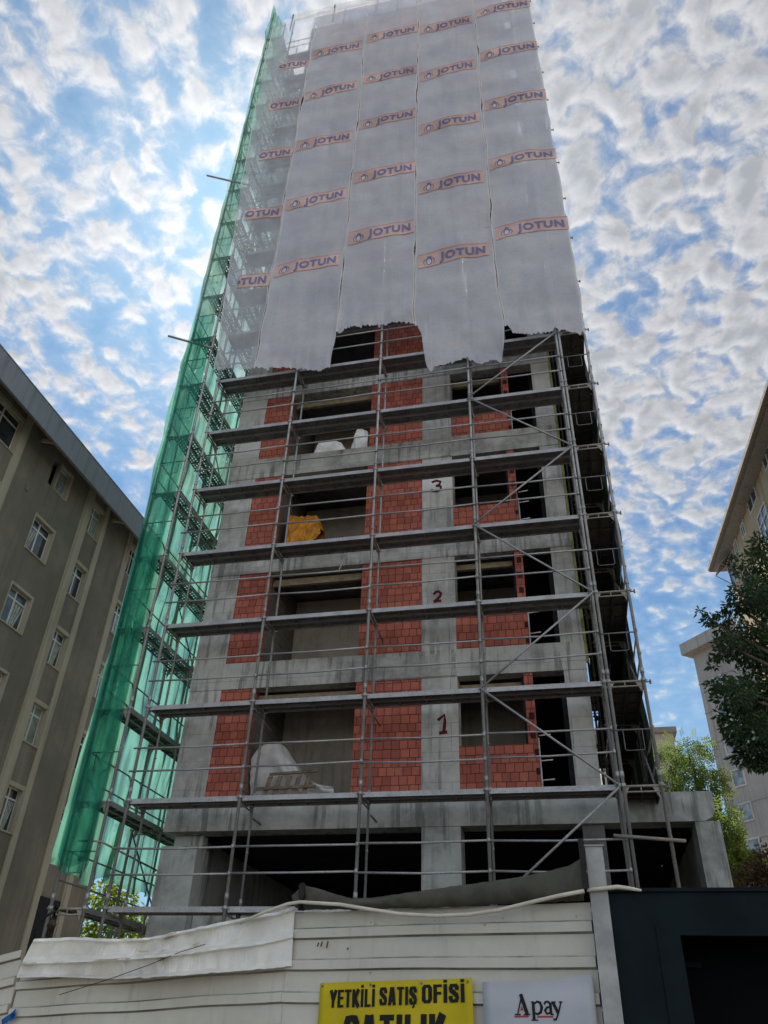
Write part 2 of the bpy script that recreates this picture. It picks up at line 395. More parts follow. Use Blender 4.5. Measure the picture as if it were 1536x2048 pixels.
def world_loc(o):
    l = Vector(o.location)
    while o.parent: o = o.parent; l += Vector(o.location)
    return l
def link(name, mesh, parent=None, loc=(0, 0, 0), rot=0.0, **props):
    o = bpy.data.objects.new(name, mesh); COL.objects.link(o)
    o.location = Vector(loc) - (world_loc(parent) if parent else Vector())
    if rot: o.rotation_euler = (0, 0, rot)
    if parent: o.parent = parent
    for k, v in props.items(): o[k] = v
    return o
def thing(name, label, cat, loc=(0, 0, 0), group=None):
    o = bpy.data.objects.new(name, None); COL.objects.link(o); o.location = loc; o.empty_display_size = .2
    o['label'] = label; o['category'] = cat
    if group: o['group'] = group
    return o
def nz(x, y=0.0, z=0.0): return noise.noise(Vector((x, y, z)))

_txt = {}
def text_mesh(s, bold=0.0):
    """flat 2-D outline of a word (built-in font): verts and faces, cap height about 1"""
    key = (s, bold)
    if key in _txt: return _txt[key]
    c = bpy.data.curves.new('word', 'FONT'); c.body = s; c.offset = bold; c.resolution_u = 3; c.space_character = 1.0+bold*2.6; c.fill_mode = 'FRONT'
    o = bpy.data.objects.new('word', c); COL.objects.link(o)
    dg = bpy.context.evaluated_depsgraph_get(); me = bpy.data.meshes.new_from_object(o.evaluated_get(dg))
    vs = [(v.co.x, v.co.y) for v in me.vertices]; fs = [tuple(p.vertices) for p in me.polygons]
    bpy.data.objects.remove(o); bpy.data.curves.remove(c); bpy.data.meshes.remove(me)
    x0 = min(v[0] for v in vs); x1 = max(v[0] for v in vs)
    _txt[key] = ([(x-x0, y) for x, y in vs], fs, x1-x0); return _txt[key]
_rc = [0]
def ribbon(mb, pts, w, place, mi=0, nrm=(0, -1, 0)):
    """flat brush stroke through 2-D points; w = width or list of widths; place(x, y) -> 3-D"""
    n = len(pts); ws = w if isinstance(w, (list, tuple)) else [w]*n
    vs = []
    for i, p in enumerate(pts):
        a = pts[max(i-1, 0)]; b = pts[min(i+1, n-1)]; dx, dy = b[0]-a[0], b[1]-a[1]; L = math.hypot(dx, dy) or 1
        nx, ny = -dy/L*ws[i]/2, dx/L*ws[i]/2
        vs += [place(p[0]+nx, p[1]+ny), place(p[0]-nx, p[1]-ny)]
    _rc[0] += 1; sh_ = Vector(nrm)*(.0005*(_rc[0] % 14))
    mb.add([Vector(q)+sh_ for q in vs], [(2*i, 2*i+1, 2*i+3, 2*i+2) for i in range(n-1)], mi)

# ------------------------------------------------------------------ ground
MB().box(-300, 300, -300, 300, -.5, 0).build('ground', 'soil', kind='structure')
MB().box(-300, 300, -9, 3.0, -.2, .006).build('road', 'asphalt', kind='structure')
pv = MB().box(-60, 60, 3.0, 3.25, -.2, .13, 1); pv.box(-60, 60, 3.25, 5.6, -.2, .126, 0)
pv.build('pavement', ['paving', 'kerb_stone'], kind='structure')
rl = MB()
for i in range(-12, 12): rl.box(i*4-1, i*4+1, -3.06, -2.94, .004, .011)
rl.build('road_markings', 'line_white', kind='structure')

# ------------------------------------------------------------------ the tower under construction
YF = 16.0; XL, XR = -8.46, .70; YB = 30.0; PITCH_F = 3.1
tower = thing('unfinished_building', 'bare concrete and red brick tower block rising behind the scaffolding', 'building', (-4, 16, 0))
FLOOR = [5.86, 9.13, 12.22, 15.40] + [18.42+PITCH_F*i for i in range(8)]
BEAMB = [5.34, 8.48, 11.60, 14.72, 17.76] + [17.76+PITCH_F*i for i in range(1, 8)]
ROOF = 42.4
# columns
for x0, x1, zt in ((XL, -7.66, ROOF-.6), (-2.9, -2.1, ROOF-.6), (.2, .68, ROOF-.6)):
    yb = YF+.45
    MB().box(x0, x1, YF+.004, yb, BEAMB[0]+.45, zt).build('column', 'concrete', tower)
MB().box(XL, -7.64, YF, YF+.6, 0, 5.06).box(XL+.1, -7.7, YF+.35, YF+.6, 5.06, 5.33).build('column', 'podium_concrete', tower)
MB().box(-2.89, -2.11, YF, YF+.6, 0, 5.335).build('column', 'podium_concrete', tower)
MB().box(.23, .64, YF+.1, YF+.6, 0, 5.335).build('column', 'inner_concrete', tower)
MB().box(2.28, 2.72, YF, YF+.7, 0, 5.335).build('column', 'podium_concrete', tower)
# podium beam, chamfered right end
pb = MB(); z0, z1 = 5.34, 5.88
xe = 2.68
prof = [(XL-.02, z0), (xe-.22, z0), (xe-.06, z0+.08), (xe, z0+.22), (xe, z1), (XL-.02, z1)]
pb.slab([(x, YF-.012, z) for x, z in prof], (0, .5, 0)); pb.build('beam', 'podium_concrete', tower)
MB().box(-7.62, -2.9, YF+.25, YF+.5, 3.55, 3.93).build('sill_beam', 'podium_concrete', tower)
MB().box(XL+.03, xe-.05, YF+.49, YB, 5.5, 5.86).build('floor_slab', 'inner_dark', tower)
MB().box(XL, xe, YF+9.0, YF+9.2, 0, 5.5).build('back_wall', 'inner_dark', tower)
MB().box(xe-.25, xe-.05, YF+.7, YB, 0, 5.5).build('side_wall', 'podium_concrete', tower)
MB().box(XL+.05, XL+.25, YF+.6, YB, 0, 5.5).build('side_wall', 'podium_concrete', tower)
# beams and slabs of the storeys
for k in range(1, len(BEAMB)):
    zb = BEAMB[k]; zt = (FLOOR[k] if k < len(FLOOR) else zb+.66)
    b = MB().box(XL-.005, XR-.01, YF-.014, YF+.3, zb, zt)
    if k in (1, 3, 4):
        b.box(-4.2, -2.1, YF-.032, YF-.014, zb+.02, zt-.1)
    b.build('beam', 'beam_concrete', tower)
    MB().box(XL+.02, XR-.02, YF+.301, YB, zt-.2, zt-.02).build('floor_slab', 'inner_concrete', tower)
    if k <= 5:   # inner beam / blind box under the slab of each room
        MB().box(-6.84, -4.43, YF+.32, YF+.42, zb-.24, zb-.06).build('lintel_board', 'timber_form', tower); MB().box(-2.2, -.73, YF+.32, YF+.42, zb-.22, zb-.08).build('lintel_board', 'timber_form', tower)
MB().box(XL, XR, YF-.02, YB, ROOF-.6, ROOF).build('roof_slab', 'concrete', tower)
# walls of the storeys
for k in range(0, 5):
    zf = FLOOR[k]; zb = BEAMB[k+1] if k+1 < len(BEAMB) else ROOF-.6
    MB().box(-7.658, -6.83, YF+.012, YF+.2, zf, zb-.004).build('brick_wall', 'brick', tower)
    MB().box(-4.4, -2.902, YF+.012, YF+.2, zf, zb-.004).build('brick_wall', 'brick', tower)
    sill = zf+1.07 if k == 0 else zf+.82
    MB().box(-2.098, -.47, YF+.02, YF+.2, zf, sill).build('brick_wall', 'brick', tower)
    pier = MB().box(-.66, -.47, YF+.02, YF+.2, sill+.001, zb-.004)
    zz = sill+.1; i = 0
    while zz < zb-.25:
        if i % 2 == 0:
            pier.box(-.61, -.50, YF+.010, YF+.024, zz, zz+.15, 1)
        zz += .193*1.05; i += 1
    zz = zf+.05; i = 0
    while zz < sill-.15:
        if i % 2 == 0: pier.box(-.55, -.475, YF+.012, YF+.024, zz, zz+.13, 1)
        zz += .193; i += 1
    pier.build('brick_pier', ['brick', 'hole_dark'], tower)
    # steel flat and anchors at the door jamb
    rod = MB().box(-.462, -.435, YF-.01, YF+.02, zf, sill+.1)
    rod.build('jamb_rail', 'galvanised', tower)
    for q in range(3):
        rz = zf+.35+q*.42+random.uniform(-.1, .1)
        MB().tube([(-.44, YF, rz), (-.2, YF-.02, rz+.01)], .012, 6).build('anchor_rod', 'frame_white', tower)
    # rooms behind the openings
    MB().box(-6.84, -4.43, YF+2.2, YF+2.35, zf, zb+.3).build('interior_wall', 'inner_plaster', tower); MB().box(-2.35, -.75, YF+2.3, YF+2.45, zf, zb+.3).build('interior_wall', 'inner_plaster', tower)
    MB().box(-4.42, -4.27, YF+.22, YF+2.99, zf, zb+.3).build('partition_wall', 'grey_block', tower); MB().box(-7.0, -6.85, YF+.22, YF+2.99, zf, zb+.3).build('partition_wall', 'grey_block', tower)
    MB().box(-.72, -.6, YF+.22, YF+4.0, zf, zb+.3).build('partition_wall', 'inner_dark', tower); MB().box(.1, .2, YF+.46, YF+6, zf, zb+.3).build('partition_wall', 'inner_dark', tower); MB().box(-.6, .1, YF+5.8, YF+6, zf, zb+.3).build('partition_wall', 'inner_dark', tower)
for k in range(5, len(FLOOR)):
    zf = FLOOR[k]; zb = BEAMB[k+1] if k+1 < len(BEAMB) else ROOF-.6
    MB().box(-7.658, -2.902, YF+.012, YF+.2, zf, zb-.004).box(-2.098, .198, YF+.012, YF+.2, zf, zb-.004).build('brick_wall', 'brick', tower)
MB().box(XL+.02, XL+.22, YF+.46, YB, 5.87, ROOF-.61).build('side_wall', 'concrete', tower)
MB().box(XR-.22, XR-.02, YF+.46, YB, 5.87, ROOF-.61).build('side_wall', 'concrete', tower)
MB().box(XL+.23, XR-.23, YB-.2, YB-.01, 5.87, ROOF-.61).build('back_wall', 'concrete', tower)
es = MB()
for k in range(1, 5): es.box(.685, .75, YF+.02, YF+.1, FLOOR[k-1]+(.9 if k == 1 else 0)+1.9*(k == 1), FLOOR[k])
es.build('edge_board', 'edge_green', tower)
concrete('whitewash', (.70, .70, .68), (.56, .56, .54), .4, False)
MB().box(-2.895, -2.105, YF+.0005, YF+.0035, onY(870, 1014, YF).z, onY(870, 952, YF).z).build('whitewash_patch', 'whitewash', tower)
# numbers brushed on the column
def num(pts, u, v, h):
    c = onY(u, v, YF-.006); m = MB()
    for st in pts: ribbon(m, [(x*h, y*h) for x, y in st], .07, lambda a, b: (c.x+a, YF-.003, c.z+b))
    m.build('painted_number', 'paint_red', tower)
num([[(-.28, .22), (.08, .5), (.10, .1), (.04, -.45)], [(-.22, -.48), (.22, -.44)]], 886, 1448, .40)
num([[(-.3, .2), (-.15, .42), (.1, .45), (.28, .25), (.2, 0), (-.1, -.3), (-.3, -.45)], [(-.3, -.45), (0, -.36), (.3, -.42)]], 875, 1193, .30)
num([[(-.35, .38), (0, .5), (.3, .35), (.2, .1), (-.05, .02)], [(-.05, .02), (.3, -.05), (.32, -.35), (.05, -.5), (-.3, -.42), (-.38, -.25)]], 873, 972, .36)

# ------------------------------------------------------------------ scaffolding
YS = 14.95; BX = [-8.84, -6.39, -3.91, -1.46, .94]; DEP = .72
def lev(n): return 3.75+2*n
def deck_mesh(length, perforated_, name='deck'):
    m = MB()
    PW = .27
    for y0 in (.02, .31):
        m.box(.03, length-.03, y0, y0+PW, -.006, 0, 0)
        m.box(.03, length-.03, y0, y0+.012, -.062, -.006, 1); m.box(.03, length-.03, y0+PW-.012, y0+PW, -.062, -.006, 1)
        k = int(length/.6)
        for i in range(k+1):
            x = .05+(length-.14)*i/k
            m.box(x, x+.04, y0+.012, y0+PW-.012, -.045, -.006, 2)
    m.box(.05, length-.05, -.004, .02, -.085, .012, 1)
    return m.mesh(name, ['deck_perforated' if perforated_ else 'deck_solid', 'galvanised', 'dull_steel'])
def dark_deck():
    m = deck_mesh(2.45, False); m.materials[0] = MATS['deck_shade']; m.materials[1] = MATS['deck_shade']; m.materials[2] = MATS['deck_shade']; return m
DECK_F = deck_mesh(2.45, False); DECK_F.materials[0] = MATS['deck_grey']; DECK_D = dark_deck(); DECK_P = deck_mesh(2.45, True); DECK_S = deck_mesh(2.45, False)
def transom_mesh():
    m = MB().tube([(0, 0, -.03), (0, DEP, -.03)], .022); m.tube([(0, 0, -.13), (0, DEP, -.13)], .016)
    m.slab([(-.004, .04, -.05), (-.004, .16, -.05), (-.004, .05, -.26)], (.008, 0, 0)); m.slab([(-.004, DEP-.04, -.05), (-.004, DEP-.05, -.26), (-.004, DEP-.16, -.05)], (.008, 0, 0))
    m.tube([(0, .36, -.03), (0, .36, -.15)], .012, 6)
    return m.mesh('transom', 'old_tube')
TRANS = transom_mesh()
def ufr_mesh():
    m = MB().tube([(0, 0, 0), (0, DEP, 0)], .015, 6)
    m.tube([(0, .18, 0), (0, .18, -.36), (0, .21, -.39), (0, .5, -.39), (0, .53, -.36), (0, .53, 0)], .0095, 6)
    return m.mesh('end_frame', 'dull_steel')
UFR = ufr_mesh(); POLE_HI = None
def pole_mesh(z0, z1, r=.033):
    m = MB().tube([(0, 0, z0), (0, 0, z1)], r, 10)
    z = 1.75
    while z < z1-.3:
        m.tube([(0, 0, z+.12), (0, 0, z+.24)], r+.008, 10)                  # spigot joint
        m.tube([(0, 0, z-.05), (0, 0, z+.02)], r+.016, 8)
        m.tube([(-.07, 0, z-.02), (.08, 0, z-.02)], .012, 6)
        m.tube([(.02, -.05, z+1.08), (.02, .03, z+1.08)], .014, 6)
        z += 2
    m.box(-.08, .08, -.08, .08, z0-.006, z0+.006)
    return m.mesh('pole', 'galvanised')
POLE = pole_mesh(.07, 40.9); POLE_TALL = pole_mesh(.07, 42.4)
POLE_IN = pole_mesh(.07, 40.0, .026)

front = thing('scaffold', 'grey steel tube scaffold with plank decks across the front of the tower', 'scaffold', (-4, YS, 0), 'scaffolds around the tower')
for x in BX:
    link('pole', POLE, front, (x, YS, 0))
    link('pole', POLE_IN, front, (x, YS+DEP, 0))
    for n in range(-1, 18): link('transom', TRANS, front, (x, YS, lev(n)))
for n in range(-1, 18):
    for i in range(4):
        L = BX[i+1]-BX[i]
        o = link('deck', DECK_S if n <= 2 else DECK_F, front, (BX[i], YS+.02, lev(n)))
        o.scale = (L/2.45, 1, 1)
far_rails = MB()
for n in range(-1, 18):
    for h in (.56, 1.06):
        for i in range(4):
            z = lev(n)+h+random.uniform(-.02, .02)
            a = (BX[i]-(.10 if i == 0 else .03), YS-.045, z); b = (BX[i+1]+.03, YS-.045, z+random.uniform(-.025, .025))
            if n < 8: MB().tube([a, ((a[0]+b[0])/2, a[1], (a[2]+b[2])/2-random.uniform(0, .03)), b], .021, 8).tube([(b[0]-.03, b[1], b[2]-.035), (b[0]-.03, b[1], b[2]+.04)], .031, 8).build('guard_rail', 'galvanised', front)
            else: far_rails.tube([a, b], .021, 6)
far_rails.build('guard_rail', 'galvanised', front, kind='stuff')
for n in range(0, 9):     # zigzag bracing in the right-hand bay
    a, b = (BX[4], BX[3]) if n % 2 == 1 else (BX[3], BX[4])
    MB().tube([(a, YS-.075, lev(n)-.02), (b, YS-.075, lev(n+1)-.06)], .023, 8).build('brace', 'galvanised', front)
for n in range(1, 4):     # short push-pull ties into the wall
    for x in (BX[1], BX[2]): MB().tube([(x+.1, YS+.5, lev(n)-.3), (x+.1, YF-.02, lev(n)-.3)], .02, 6).build('wall_tie', 'dull_steel', front)

XLO, XLI = -10.02, -9.28
left = thing('scaffold', 'steel tube scaffold with perforated decks behind green netting beside the brown apartments', 'scaffold', (-9.6, YS, 0), 'scaffolds around the tower')
LY = [YS+2.45*i for i in range(5)]
for y in LY:
    link('pole', POLE_TALL, left, (XLO, y, 0)); link('pole', POLE_IN if y > YS+1 else POLE, left, (XLI, y, 0))
    for n in range(-1, 19):
        o = link('transom', TRANS, left, (XLI, y, lev(n)), R(90))
for n in range(-1, 19):
    for i in range(4):
        link('deck', DECK_S if n <= 2 else DECK_P, left, (XLI, LY[i], lev(n)), R(90))
    link('end_frame', UFR, left, (XLI, YS-.03, lev(n)+1.0), R(90))
    if n < 17:
        for h in (.5, 1.05):
            MB().tube([(XLO-.03, YS, lev(n)+h), (XLO-.03, LY[-1], lev(n)+h+random.uniform(-.03, .03))], .018, 6).build('guard_rail', 'dull_steel', left)
for n in (1, 4, 7): MB().tube([(XLO-.04, LY[2], lev(n-1)), (XLO-.04, LY[1], lev(n))], .02, 6).build('brace', 'dull_steel', left)
for a, b in (((414, 351), (500, 371)), ((337, 672), (424, 696))):
    MB().tube([onY(a[0], a[1], YS-.06), onY(b[0], b[1], YS-.06)], .035, 8).build('tie_tube', 'old_tube', left)
a = onY(182, 1612, YS-.05); MB().tube([(a.x-.1, YS-.05, 4.95), (XLI+.05, YS-.05, 4.93), (XLI+.2, YS+2.2, 4.8)], .02, 6).build('wall_tie', 'old_tube', left)

XRI, XRO = 1.02, 1.68
right = thing('scaffold', 'steel tube scaffold with dark hung netting down the right side of the tower', 'scaffold', (1.4, YS, 0), 'scaffolds around the tower')
RY = [YS+2.45*i for i in range(6)]
POLE_ROOF = pole_mesh(5.9, 40.9)
for y in RY:
    pm = POLE if y < YF else POLE_ROOF
    link('pole', pm, right, (XRI, y, 0)); link('pole', pm, right, (XRO, y, 0))
    for n in range(1, 18): link('transom', TRANS, right, (XRO, y, lev(n)), R(90))
for n in range(1, 18):
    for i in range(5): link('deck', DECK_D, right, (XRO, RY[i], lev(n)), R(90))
    link('end_frame', UFR, right, (XRO, YS-.03, lev(n)+1.0), R(90))
    MB().tube([(XRO+.03, YS-.05, lev(n)+1.05), (XRO+.03, RY[2], lev(n)+1.05)], .018, 6).build('guard_rail', 'galvanised', right)
    MB().tube([(XRO+.03, YS-.05, lev(n)+.55), (XRO+.03, RY[2], lev(n)+.55)], .018, 6).build('guard_rail', 'galvanised', right)
    MB().tube([(XRO-.05, YS+.3, lev(n)-.1), (XRO-.05, RY[1], lev(n)+1.7)], .02, 6).build('brace', 'dull_steel', right)
    MB().tube([(XRO, YS, lev(n)-.06), (XRO+.13, YS, lev(n)-.06)], .014, 6).tube([(XRO+.12, YS, lev(n)-.1), (XRO+.12, YS, lev(n)-.02)], .02, 6).build('coupler', 'dull_steel', right)
MB().tube([onY(1227, 1671, YS-.09), onY(1372, 1682, YS-.09)], .03, 8).build('tie_tube', 'old_tube', right)

# ------------------------------------------------------------------ netting
def fold(y, z, s=1.0):
    return s*(.13*nz(y*1.1, z*.35, 3.1)+.24*nz(y*3.3+.4*nz(y, z*.5), z*.20, 7.7)+.07*nz(y*8, z*.35, 1.3))
gn = MB()
def left_net(u, v):
    y = LY[0]-.03+u*(LY[-1]-LY[0]); zb = 4.45+.25*nz(y*1.7, 0, 5)+.55*max(0, u-.25)-(.4*nz(y*.6, 2, 2))*(u > .1); zt = 43.4-1.6*u
    z = zb+(zt-zb)*v
    lv = abs(((z-3.75)/2.0) % 1-.5)*2                       # tied at each deck, bellied between
    return (XLO-.07-.13*(1-lv)**1.0*(.4+.6*abs(nz(y*.4, z*.3))) + fold(y, z, 1.0)*.9, y, z)
gn.grid(left_net, 150, 320)
def end_net(u, v):
    zb = 4.5-.22*math.sin(u*math.pi)+.04*nz(u*8, 1); zt = 43.4-2.6*u**.7; z = zb+(zt-zb)*v
    x = XLO-.07+u*.74+.02*nz(z*.7, u*2)
    return (x, YS-.06-.10*math.sin(u*math.pi)*(.5+.5*nz(z*.45, 4))+fold(x*2+3, z, .5), z)
gn.grid(end_net, 20, 260, 1)
def added_dark_layer(u, v):       # second net layer added over the first to darken the lower end
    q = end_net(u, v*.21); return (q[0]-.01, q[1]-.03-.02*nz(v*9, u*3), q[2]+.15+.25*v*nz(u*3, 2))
gn.grid(added_dark_layer, 20, 70, 1)
for k, f in enumerate(gn.f):       # paler net above the seventh lift
    if gn.v[f[0]][2] > 20.5+1.2*nz(gn.v[f[0]][1], 4): gn.m[k] = 2
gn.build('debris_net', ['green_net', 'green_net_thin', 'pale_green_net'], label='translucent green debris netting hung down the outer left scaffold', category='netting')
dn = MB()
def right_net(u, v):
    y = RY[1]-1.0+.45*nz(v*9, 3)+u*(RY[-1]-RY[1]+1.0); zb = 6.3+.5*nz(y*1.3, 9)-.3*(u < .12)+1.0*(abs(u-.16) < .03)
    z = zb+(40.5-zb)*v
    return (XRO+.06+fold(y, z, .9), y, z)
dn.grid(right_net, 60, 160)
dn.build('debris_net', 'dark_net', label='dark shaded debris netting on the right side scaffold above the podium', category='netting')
pn = MB(); pn.grid(lambda u, v: (-9.0+u*10.6, YS+.02+.05*nz(u*20, v), 40.95+.9*v+.06*nz(u*14, 3)-.15*u), 60, 4)
pn.build('parapet_net', 'pale_net', label='thin pale net rail along the very top edge of the white sheets', category='netting')
for i in range(6):
    x = -9+i*2.05
    MB().tube([(x, YS+.05, 40.2), (x, YS+.05, 41.9)], .035, 6).build('parapet_post', 'dull_steel', front)

# ---- white printed sheets
SEAM = [-9.95, -7.66, -5.25, -2.93, -.53, 1.72]
SHEET_LABEL = ['leftmost white sheet, half see-through, cut off at the green netting',
               'white sheet with a long ragged hem, left of the arched brick gap',
               'white sheet ending highest, above the arched opening with bricks behind',
               'white sheet hanging lowest in a pointed torn tip over the concrete column',
               'rightmost white sheet, its hem slanting to the scaffold corner pole']
BOT = [[(420, 745), (470, 745), (500, 741), (522, 728)],
       [(522, 740), (560, 738), (610, 742), (640, 746), (663, 740), (668, 700), (684, 668)],
       [(684, 668), (700, 660), (730, 655), (765, 652), (800, 648), (834, 651)],
       [(834, 655), (845, 690), (852, 735), (860, 752), (872, 738), (895, 728), (930, 722), (960, 732), (985, 722), (997, 727), (1002, 690), (1006, 660)],
       [(1005, 655), (1022, 672), (1050, 673), (1085, 668), (1110, 662), (1140, 668), (1157, 672)]]
def seam_x(i, z):
    a = .05*nz(z*.35, i*7.1)+.05*nz(z*.9, i*3.3+1)
    return SEAM[i]+a + (.15 if i == 4 and z < 21 else 0)*min(1, (21-z)/3 if z < 21 else 0)
SAG = [.09, .05, .03, .06, .13]
def sheet_y(i, x, z):
    return YS-.12+.05*nz(x*.9+i*9, z*.45)+.035*nz(x*2.3, z*.7+i)+.03*nz(x*.5, z*1.6+i*3)+.02*nz(x*1.9+z*1.3, z*1.1-x*.6+i)-.02*abs(math.sin((z-.75)*math.pi/2))
sheets = []
for i in range(5):
    pts = [onY(u, v, YS-.1) for u, v in BOT[i]]
    xs = [p.x for p in pts]; zs = [p.z for p in pts]
    def bottom(x):
        if x <= xs[0]: return zs[0]
        for a in range(len(xs)-1):
            if xs[a] <= x <= xs[a+1] or (xs[a] > xs[a+1] and xs[a+1] <= x <= xs[a]):
                f = (x-xs[a])/((xs[a+1]-xs[a]) or 1e-6); return zs[a]+(zs[a+1]-zs[a])*f
        return zs[-1]
    NU, NV = 110, 240
    m = MB()
    def fn(u, v, i=i):
        g = -.006+.05*nz(i*5.0, v*22)                        # slits open and close along a seam
        xa = SEAM[i]; xb = SEAM[i+1]
        xn = xa+(xb-xa)*u
        zb = bottom(xn)+.09*nz(xn*6, i)+.09*nz(xn*15, i+3)+.06*nz(xn*31, i)
        zt = 41.0-.1*nz(xn, i)
        z = zb+(zt-zb)*(v**1.0)
        x0 = seam_x(i, z)+(max(0, g)+.004 if i else 0); x1 = seam_x(i+1, z)-(max(0, -.006+.05*nz((i+1)*5.0, v*22))+.004 if i < 4 else 0)
        if i == 0: x0 = -8.95-.5*min(1, max(0, (z-18)/8.0))-.35*min(1, max(0, (z-26)/10))
        x = x0+(x1-x0)*u
        lift = max(0, 1-(z-zb)/1.6)
        y = sheet_y(i, x, z)-lift*(.14*abs(nz(x*1.4, i*4.4+z*.5))+.02*nz(x*5, i+z)+.06*abs(nz(x*1.7+z*1.1, z*1.2-x*.8, i)))
        return (x, y, z)
    m.grid(fn, NU, NV)
    # paler stitched hems down both edges: last column of faces
    for k, f in enumerate(m.f):
        c = k % NU
        if c in (0, 1, NU-2, NU-1): m.m[k] = 1
    sh = m.build('printed_sheet', ['white_mesh' if i else 'white_mesh_thin', 'white_hem'], label=SHEET_LABEL[i], category='sheet', group='white sheets hung on the front scaffold')
    sheets.append(sh)

LOGO_Z = [[21.55, 25.25, 29.05, 32.7, 36.0], [21.95, 25.55, 29.3, 33.0, 36.5], [23.0, 26.45, 29.95, 33.3, 36.85],
          [21.2, 25.05, 28.8, 32.65, 36.5], [21.95, 25.7, 29.5, 33.2, 36.9]]
def logo(i, z0):
    W, H = 2.18, .66
    x0 = SEAM[i]+.10
    tilt = [.0, .03, .03, .05, .0][i]
    def place(a, b, off=.02):
        x = x0+a; q = a/W
        dz = tilt*a+SAG[i]*math.sin(q*math.pi)*1.2
        z = z0+b+dz
        return (x, sheet_y(i, x, z)-off, z)
    m = MB()
    m.grid(lambda u, v: place(u*W, v*H, .014), 24, 8, 0)
    m.grid(lambda u, v: place(u*W, H-.045+v*.045, .018), 24, 1, 1)
    m.grid(lambda u, v: place(u*W, v*.02, .018), 24, 1, 1)
    vs, fs, w = text_mesh('JOTUN', .05)
    sx = 1.40/w; sy_ = .37/.78
    m.add([place(.66+x*sx, .15+y*sy_, .026) for x, y in vs], fs, 2)
    # penguin with white belly and wing arcs
    def ell(cx, cy_, rx, ry, off, mi, a0=0, a1=360):
        pts = [place(cx+rx*math.cos(R(a)), cy_+ry*math.sin(R(a)), off) for a in range(a0, a1, 20)]
        m.poly(pts, mi)
    ell(.34, .26, .095, .19, .022, 2); ell(.34, .22, .065, .125, .026, 3); ell(.34, .44, .055, .06, .024, 2)
    m.poly([place(.38, .47, .026), place(.38, .43, .026), place(.45, .435, .026)], 2)
    for sgn in (-1, 1):
        for r_ in (.13, .175, .22):
            ribbon(m, [(.34+sgn*r_*math.cos(R(t)), .22+.15*math.sin(R(t))) for t in (-45, -15, 15, 40)], .016, lambda a, b: place(a, b, .026), 3 if r_ != .175 else 2)
        ribbon(m, [(.34+sgn*.06, .37), (.34+sgn*.13, .33), (.34+sgn*.17, .25)], .03, lambda a, b: place(a, b, .028), 2)
    return m, place
def clip_left(m, xmin):
    keep = [k for k, f in enumerate(m.f) if all(m.v[j][0] > xmin for j in f)]
    m.f = [m.f[k] for k in keep]; q = m.m; m.m = [q[k] for k in keep]; r_ = m.sm; m.sm = [r_[k] for k in keep]
for i in range(5):
    for z0 in LOGO_Z[i]:
        m, _ = logo(i, z0)
        if i == 0:
            clip_left(m, -8.85-.5*min(1, max(0, (z0-18)/8.0))+.25)
        m.build('printed_logo', ['print_orange', 'print_red', 'print_navy', 'print_white'], sheets[i])

# ------------------------------------------------------------------ things left on the floors
def blob(name, mat, c, sx, sy_, sz, seed, label, cat, group=None, wr=.25, power=.6):
    m = MB()
    def fn(u, v):
        a = u*2*math.pi; t = v*math.pi/2
        cx, cy_ = math.cos(a), math.sin(a)
        r = math.cos(t)**.45
        k = 1+wr*nz(cx*1.6+seed, cy_*1.6, v*2)+.10*nz(cx*5, cy_*5+seed, v*6)-.22*abs(nz(cx*3+v*3, cy_*3+seed, v*4))*(wr > .3)
        return (c[0]+sx*r*math.copysign(abs(cx)**power, cx)*k, c[1]+sy_*r*math.copysign(abs(cy_)**power, cy_)*k, c[2]+sz*math.sin(t)**.8*(1+.3*nz(cx*2+seed, cy_*2)))
    m.grid(fn, 64, 28); m.build(name, mat, label=label, category=cat, **({'group': group} if group else {}))
p = onY(662, 902, YF+.35); blob('sand_bag', 'bag_white', (p.x, YF+.30, 15.42), .47, .28, .46, 2.2, 'low white sack slumped on the upper floor edge in the wide opening', 'sack', 'white sacks on the upper floor')
p = onY(722, 892, YF+.35); blob('sand_bag', 'bag_white', (p.x+.03, YF+.30, 15.42), .24, .22, .80, 5.2, 'tall white sack stacked against the red bricks on the upper floor', 'sack', 'white sacks on the upper floor')
dr_ = MB()
def drape(u, v):
    h = 1.34-.16*u-.42*max(0, (u-.72)/.28)**2+.05*nz(u*6, 3); lift = .02+.50*max(0, (u-.55)/.45)
    x = -6.62+.98*u+.06*nz(v*3, u*3)
    if v < .5: q = v/.5; z = lift+(h-lift)*q; y = -.05+.20*q-.10*math.sin(q*math.pi)
    elif v < .62: q = (v-.5)/.12; z = h+.02*math.sin(q*math.pi); y = .15+.22*q
    else: q = (v-.62)/.38; z = h*(1-q); y = .37+.16*q
    k = 1 if v < .6 else .3
    cr_ = k*(.10*abs(nz(u*3.2+v*2.2, v*2.6, 5))+.06*abs(nz(u*7-v*6, v*4, 9))+.03*nz(u*15+v*11, v*9))
    return (x, YF+.16+y-cr_+.05, 12.235+z+.03*nz(u*9, v*5))
dr_.grid(drape, 60, 60)
dr_.build('tarp_bundle', 'bag_orange', label='crumpled orange tarpaulin draped over a heap in the third floor opening', category='tarpaulin')
blob('sand_bag', 'bag_white', (-6.45, YF+.22, 12.24), .28, .14, .34, 3.3, 'small pale sack at the foot of the orange tarpaulin', 'sack')
pp = thing('pipe_stack', 'row of short black pipes leaning beside the orange tarpaulin', 'pipes', (-5.4, YF+.3, 12.24))
for k in range(7):
    x = -5.62+k*.085
    MB().tube([(x+.10, YF+.25, 12.24), (x-.04, YF+.55, 12.84+.03*random.random())], .026, 8).build('pipe', 'pipe_black', pp)
ps = MB()
